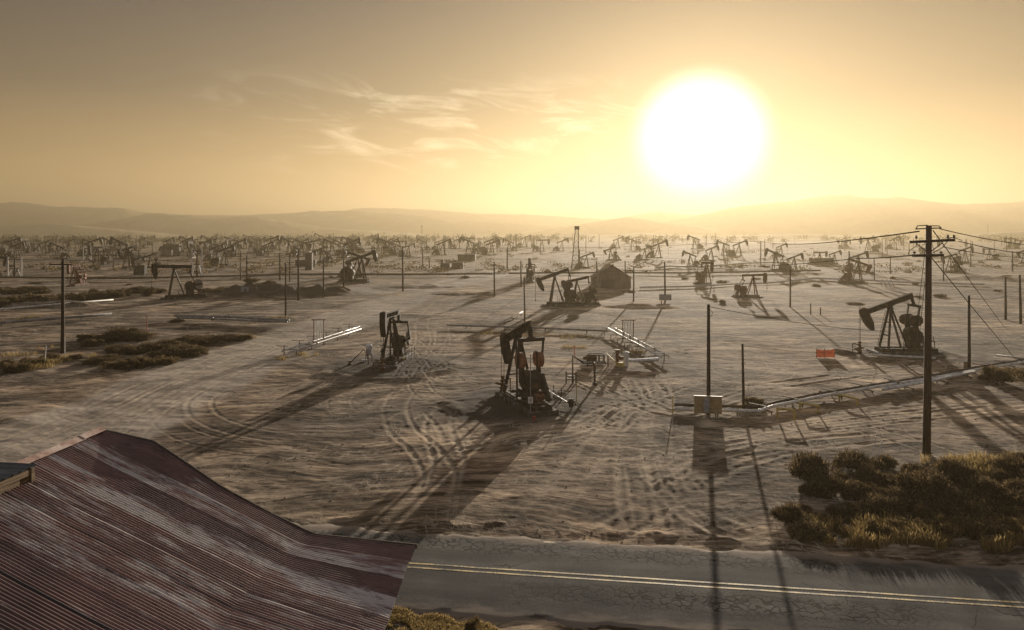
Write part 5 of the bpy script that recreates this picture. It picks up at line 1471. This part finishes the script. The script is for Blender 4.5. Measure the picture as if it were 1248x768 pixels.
def mast(px, py, top, w0, w1, label, mat='pump', tilt=0):
    p = at(px, py); h = ZT(top, p.y) - p.z
    root = empty('lattice_mast', p); m = MB(); n = max(6, int(h / 1.5))
    q = lambda t, sx, sy: Vector((sx * (w0 + (w1 - w0) * t) / 2 + tilt * t, sy * (w0 + (w1 - w0) * t) / 2, h * t))
    for sx in (-1, 1):
        for sy in (-1, 1): m.bar(q(0, sx, sy), q(1, sx, sy), .16, .16)
    for k in range(n):
        t0, t1 = k / n, (k + 1) / n
        for (a, b) in (((-1, -1), (1, -1)), ((1, -1), (1, 1)), ((1, 1), (-1, 1)), ((-1, 1), (-1, -1))):
            m.bar(q(t0, *a), q(t1, *b), .09, .09); m.bar(q(t1, *a), q(t1, *b), .08, .08)
    m.build('lattice', M[mat], root)
    m = MB(); m.box((tilt, 0, h + .5), (w1 + .5, w1 + .5, 1.3)); m.build('crown_block', M[mat], root)
    tag(root, label, 'mast')
mast(701, 327, 279.5, 2.6, 1.1, 'leaning lattice workover mast against the bright haze', 'pump', .6)
mast(514, 294, 276, 2.4, 1.6, 'thin tall mast far on the horizon left of centre', 'pump')
mast(1204, 291, 274, 1.6, .6, 'faint mast on the hill at far right', 'pump')

# ------------------------------------------------------------------ vegetation
def bush_mesh(seed, nleaf, leaf, lobes, flat=.62, spiky=.25):
    r = np.random.RandomState(seed)
    V = []; 
    cs = []
    for k in range(lobes):
        a = r.rand() * 6.283; q = r.rand() ** .6 * .62
        cs.append((q * math.cos(a), q * math.sin(a), (.10 + r.rand() * .45) * (1 - .5 * q), .14 + r.rand() * .26))
    cs = np.array(cs)
    per = nleaf
    idx = r.randint(0, lobes, per)
    d = r.randn(per, 3); d /= np.linalg.norm(d, axis=1)[:, None]; d[:, 2] = np.abs(d[:, 2]) * 1.0 - .15
    rad = cs[idx, 3] * (1 - .55 * r.rand(per) ** 2.2) * (1 + spiky * (r.rand(per) - .4))
    P = cs[idx, :3] + d * rad[:, None]
    P[:, 2] = np.abs(P[:, 2]) * flat / .62
    keep = fbm(P[:, 0] * 5.5 + seed, P[:, 1] * 5.5 + P[:, 2] * 4.0, 3, seed) > -.10
    P = P[keep]; d = d[keep]; n = len(P)
    t = d + r.randn(n, 3) * .55; t[:, 2] += .25; t /= np.linalg.norm(t, axis=1)[:, None]
    s = np.cross(t, r.randn(n, 3)); s /= np.linalg.norm(s, axis=1)[:, None]
    L_ = leaf * (.7 + .8 * r.rand(n))[:, None]; W_ = L_ * .30
    v = np.stack([P - s * W_ * .5, P + s * W_ * .5, P + t * L_ * 1.0 + s * W_ * .35, P + t * L_ * 1.25 - s * W_ * .2], 1).reshape(-1, 3)
    f = np.arange(n * 4).reshape(-1, 4)
    return v, f
def stem_mb(seed):
    r = random.Random(seed); m = MB()
    for k in range(46):
        a = r.uniform(0, 6.28); q = r.uniform(.2, .86)
        m.path([(0.03 * math.cos(a), .03 * math.sin(a), -.1), (q * .5 * math.cos(a + .2), q * .5 * math.sin(a + .2), r.uniform(.12, .25)), (q * math.cos(a), q * math.sin(a), r.uniform(.3, .86) * (1.05 - .55 * q))], [.018, .011, .004], 4)
    return m
BUSH = {}
def bush_proto(kind, v):
    k_ = (kind, v)
    if k_ not in BUSH:
        if kind == 'near': vv, ff = bush_mesh(300 + v, 15000, .062, 22, .5, .55)
        elif kind == 'dry': vv, ff = bush_mesh(340 + v, 9000, .095, 10, .7, .6)
        else: vv, ff = bush_mesh(370 + v, 3800, .12, 10, .55)
        BUSH[k_] = (np_mesh('foliage', vv, ff, M['leaf_dry' if kind == 'dry' else 'leaf']), stem_mb(v).mesh('stems', M['stem']))
    return BUSH[k_]
def bush(px, py, rad, h, kind, label, group, v=None, parts=True):
    fm, sm = bush_proto(kind, rng.randrange(4) if v is None else v)
    p = at(px, py)
    root = empty('saltbush', (p.x, p.y, p.z - .04), rng.uniform(0, 6.28)); root.scale = (rad * rng.uniform(.9, 1.15), rad * rng.uniform(.9, 1.15), h / .75)
    link('foliage', fm, root); link('stems', sm, root)
    tag(root, label, 'bush', group)
DK = 'dark olive saltbush inside the big roadside thicket under the utility pole'
DR = 'straw coloured dry bush along the front of the roadside thicket'
GT = 'bushes of the roadside thicket'
bush(962, 634, 1.0, .8, 'near', 'rounded golden edged saltbush at the left end of the roadside thicket', GT, 0)
bush(986, 652, 1.2, .6, 'near', 'low dark saltbush at the front left corner of the roadside thicket', GT, 1)
TH = []
for row, (py0, n_, r0, h0) in enumerate([(637, 11, .85, .40), (620, 12, 1.0, .60), (603, 13, 1.05, .85), (588, 13, 1.0, .9), (576, 13, .9, .7)]):
    x0 = (1000, 985, 980, 998, 1030)[row]
    for q in range(n_):
        k_ = rng.choice([.55, .8, 1.0, 1.3, 1.5]); TH.append((x0 + q * (1355 - x0) / n_ + rng.uniform(-10, 10), py0 + rng.uniform(-7, 7), r0 * k_ * rng.uniform(.9, 1.15), h0 * (.35 + .85 * k_) * rng.uniform(.85, 1.15)))
for px, py, r_, h_ in TH:
    bush(px, py, r_, h_, 'near', DK, GT)
for px, py, r_, h_ in [(1030, 656, .8, .4), (1052, 662, .75, .45), (1072, 660, .9, .85), (1092, 656, .9, .9), (1110, 662, .8, .7), (1130, 655, .9, .9), (1150, 660, 1.0, 1.0), (1172, 655, .9, .9), (1190, 662, .9, .8), (1212, 655, 1.0, 1.0), (1236, 660, .9, .9), (1258, 658, 1.0, .9), (1125, 640, .8, .9), (1200, 640, .9, 1.0), (1240, 640, .9, .9), (1165, 638, .9, .9), (1285, 660, 1, .9)]:
    bush(px, py - 8, r_ * .8, h_ * .62, 'dry', DR, GT)
GL = 'bushes of the left saltbush patch'
bush(152, 411, 3.0, 1.75, 'near', 'large dome shaped saltbush at the back of the left patch', GL, 2)
for px, py, r_, h_ in [(134, 414, 2.0, 1.3), (170, 413, 2.2, 1.5), (146, 427, 1.9, 1.2), (165, 430, 2.2, 1.4), (185, 427, 2.1, 1.4), (205, 425, 2.2, 1.5), (222, 430, 2.3, 1.4), (236, 432, 1.9, 1.2), (208, 434, 2.0, 1.3), (190, 436, 1.8, 1.1), (232, 416, 2.1, 1.3), (246, 419, 2.0, 1.3), (262, 416, 2.2, 1.5), (280, 415, 1.9, 1.3), (118, 443, 1.5, .9), (132, 440, 1.6, 1.0), (60, 437, 1.3, .8), (92, 437, .9, .7), (155, 443, 1.4, .9)]:
    bush(px, py, r_, h_ * .8, 'near', 'dark saltbush in the patch right of the crossarm pole', GL)
for px, py, r_, h_ in [(112, 420, 1.5, .8), (104, 413, 1.3, .7), (170, 446, 1.6, .9), (140, 449, 1.5, .7), (296, 414, 1.2, .7), (200, 442, 1.4, .7), (20, 452, 1.6, .7), (42, 445, 1.4, .8), (0, 448, 1.5, .7)]:
    bush(px, py, r_, h_, 'dry', 'dry straw coloured bush at the edge of the left saltbush patch', GL)
GR = 'bush row on the left plain'
for i in range(30):
    px = -20 + i * 7.4 + rng.uniform(-4, 4); py = 371 - (i * .45) + rng.uniform(-3, 3)
    bush(px, py, rng.uniform(1.6, 2.6), rng.uniform(1.0, 1.9), 'far', 'dark bush in the row between the two left pipelines', GR)
for i in range(12):
    bush(-5 + i * 5.5 + rng.uniform(-3, 3), 355 + rng.uniform(-3, 2), rng.uniform(1.5, 2.4), rng.uniform(.7, 1.3), 'far', 'low dark bush in the short row under the left gantry', GR)
for i in range(20):
    px = 250 + i * 9 + rng.uniform(-4, 4); bush(px, 356 + rng.uniform(-4, 2), rng.uniform(1.4, 2.2), rng.uniform(.6, 1.1), 'far', 'dark bush growing on the dirt mound', 'bushes on the dirt mound')
bush(1216, 466, 1.7, 1.1, 'dry', 'greenish dry bush at the right end of the white pipeline', 'lone bushes on the plain', 1)
bush(1238, 458, 1.3, .7, 'dry', 'smaller dry bush behind the one at the pipeline end', 'lone bushes on the plain', 2)
bush(918, 494, .9, .6, 'dry', 'small tawny bush behind the white pipeline right of the ochre board', 'lone bushes on the plain', 3)
bush(215, 392, 1.3, .6, 'near', 'small dark bush at the end of the grey pipe pair', 'lone bushes on the plain', 3)
for i in range(46):
    px = rng.uniform(-20, 1270); py = rng.uniform(322, 372)
    if 270 < px < 640 and py > 345: continue
    bush(px, py, rng.uniform(.8, 1.8), rng.uniform(.35, .8), 'far', 'low scattered scrub bush on the hazy plain', 'scattered scrub on the plain')

# dry grass
def grass(patches, label, h=.3):
    r = np.random.RandomState(len(label)); V = []; 
    for (px, py, rad, n, hh) in patches:
        x, y = G(px, py)
        a = r.rand(n) * 6.283; q = np.sqrt(r.rand(n)) * rad
        X = x + q * np.cos(a); Y = y + q * np.sin(a) * .8
        ok = fbm(X * .9, Y * .9, 3, 77) > (-.08 if hh > .14 else -.45)
        X = X[ok]; Y = Y[ok]; m_ = len(X); Z = base_h(X, Y) - .02
        t = r.rand(m_) * 6.283; hgt = hh * (.5 + .9 * r.rand(m_)); w = .012 + .012 * r.rand(m_)
        lx = (r.rand(m_) - .5) * hgt * .9; ly = (r.rand(m_) - .5) * hgt * .9
        cx, cy = np.cos(t) * w, np.sin(t) * w
        V.append(np.stack([np.stack([X - cx, Y - cy, Z], -1), np.stack([X + cx, Y + cy, Z], -1), np.stack([X + lx * .5 + cx * .6, Y + ly * .5 + cy * .6, Z + hgt * .65], -1), np.stack([X + lx, Y + ly, Z + hgt], -1)], 1).reshape(-1, 3))
    v = np.concatenate(V); o = link('dry_grass', np_mesh('dry_grass', v, np.arange(len(v)).reshape(-1, 4), M['straw'])); tag(o, label, 'grass', None, 'stuff')
grass([(475 + i * 17, 753 + i * 3.0 + (i % 3) * 6, .8, 4000, .10) for i in range(8)] + [(470, 772, 1.3, 5500, .13), (520, 782, 1.3, 5500, .13), (575, 792, 1.2, 4000, .13), (462, 750, .7, 3500, .10)], 'golden dry grass on the near verge beside the barn')
grass([(10, 446, 2.6, 900, .35), (40, 447, 2.2, 900, .4), (70, 440, 2.2, 1100, .4), (95, 436, 1.8, 900, .4), (62, 424, 1.6, 500, .3), (20, 432, 2, 500, .3), (140, 446, 1.8, 700, .3), (165, 444, 1.6, 600, .35), (300, 410, 1.6, 500, .35), (35, 385, 2.2, 500, .3), (5, 389, 2, 500, .3)], 'golden straw around the left saltbush patch')
grass([(355, 438, 1.6, 700, .3), (372, 433, 1.4, 600, .28), (600, 408, 2.5, 500, .25), (650, 409, 2.5, 500, .25), (700, 411, 2.5, 600, .25), (770, 430, 1.4, 500, .25), (915, 500, 1.1, 700, .3), (480, 360, 3, 300, .3), (340, 388, 3, 400, .3), (700, 424, 1.5, 400, .25)], 'dry grass strips along the pipes')
grass([(985 + i * 20, 652 + (i % 4) * 3 + i * .3, .9, 800, .28) for i in range(18)] + [(1010 + i * 22, 645 + (i % 3) * 6, 1.2, 900, .4) for i in range(14)] + [(1150 + i * 16, 566 + (i % 3) * 5, 1.2, 700, .45) for i in range(8)], 'dry grass fringing the roadside thicket')

# twiggy weed on the near verge
bush(576, 770, .3, .45, 'dry', 'small golden weed standing on the near verge beside the road', 'lone bushes on the plain', 0)

# far belt of trees
def far_trees():
    r = np.random.RandomState(9); V = []
    for i in range(420):
        px = r.uniform(-80, 690) if r.rand() < .8 else r.uniform(690, 1300)
        d = r.uniform(820, 1250); x = (px - CX) / FPX * d; g = gz(x, d); h = r.uniform(4, 9); w = r.uniform(3, 6)
        n = 55
        P = r.randn(n, 3) * np.array([w * .5, w * .5, h * .28]) + np.array([x, d, g + h * .55]); P[:, 2] = np.maximum(P[:, 2], g)
        t = r.randn(n, 3); t /= np.linalg.norm(t, axis=1)[:, None]; s = np.cross(t, r.randn(n, 3)); s /= np.linalg.norm(s, axis=1)[:, None]
        V.append(np.stack([P - s * .6, P + s * .6, P + t * 1.5 + s * .5, P + t * 1.5 - s * .5], 1).reshape(-1, 3))
    v = np.concatenate(V); o = link('far_trees', np_mesh('far_trees', v, np.arange(len(v)).reshape(-1, 4), M['far_leaf'])); tag(o, 'blurred belt of low trees along the far edge of the plain', 'trees', None, 'stuff')
far_trees()

# stones and clods strewn over the yard
def stones():
    r = np.random.RandomState(4); ico = [(0, 0, 1), (.9, 0, .35), (.28, .85, .4), (-.72, .52, .3), (-.72, -.52, .42), (.28, -.85, .33), (0, 0, -.6)]
    fc = [(0, 1, 2), (0, 2, 3), (0, 3, 4), (0, 4, 5), (0, 5, 1), (6, 2, 1), (6, 3, 2), (6, 4, 3), (6, 5, 4), (6, 1, 5)]
    V = []; F_ = []; n = 0
    for i in range(1500):
        py = 340 + 330 * r.rand() ** .7; px = r.uniform(-20, 1270); x, y = G(px, py)
        if abs(road_s(x, y)) < 3.3: continue
        s = .015 + .06 * r.rand() ** 4; z = gz(x, y) + s * .2; a = r.rand() * 6.28
        for q in ico:
            k = 1 + .35 * (r.rand() - .5)
            V.append((x + s * k * (q[0] * math.cos(a) - q[1] * math.sin(a)) * 1.3, y + s * k * (q[0] * math.sin(a) + q[1] * math.cos(a)), z + s * k * q[2] * .7))
        F_.extend([(a_ + n, b_ + n, c_ + n) for a_, b_, c_ in fc]); n += 7
    o = link('stones', np_mesh('stones', np.array(V), np.array(F_), M['stone'])); tag(o, 'small stones and clods strewn over the sand', 'stones', None, 'stuff')
M['stone'] = patchy('dusty_stone', [(0, (.16, .13, .1)), (1, (.42, .36, .29))], .7, .95, bumpd=0)
stones()

# rough dark scrub and clutter-coloured brush over the far plain, too thick to count
def far_scrub():
    r = np.random.RandomState(19); V = []
    for i in range(520):
        px = r.uniform(-60, 620) if r.rand() < .72 else r.uniform(620, 1300)
        d = 1 / r.uniform(1 / 900, 1 / 215); x = (px - CX) / FPX * d; g = gz(x, d); w = r.uniform(.8, 3.2); h = r.uniform(.4, 1.3)
        n = 34
        P = r.randn(n, 3) * np.array([w * .6, w * .5, h * .35]) + np.array([x, d, g + h * .45]); P[:, 2] = np.maximum(P[:, 2], g)
        t = r.randn(n, 3); t /= np.linalg.norm(t, axis=1)[:, None]; q = np.cross(t, r.randn(n, 3)); q /= np.linalg.norm(q, axis=1)[:, None]
        V.append(np.stack([P - q * .2, P + q * .2, P + t * .5 + q * .15, P + t * .5 - q * .15], 1).reshape(-1, 3))
    v = np.concatenate(V); o = link('scrub', np_mesh('scrub', v, np.arange(len(v)).reshape(-1, 4), M['leaf'])); tag(o, 'low dark scrub scattered over the far plain among the pump jacks', 'scrub', None, 'stuff')
far_scrub()
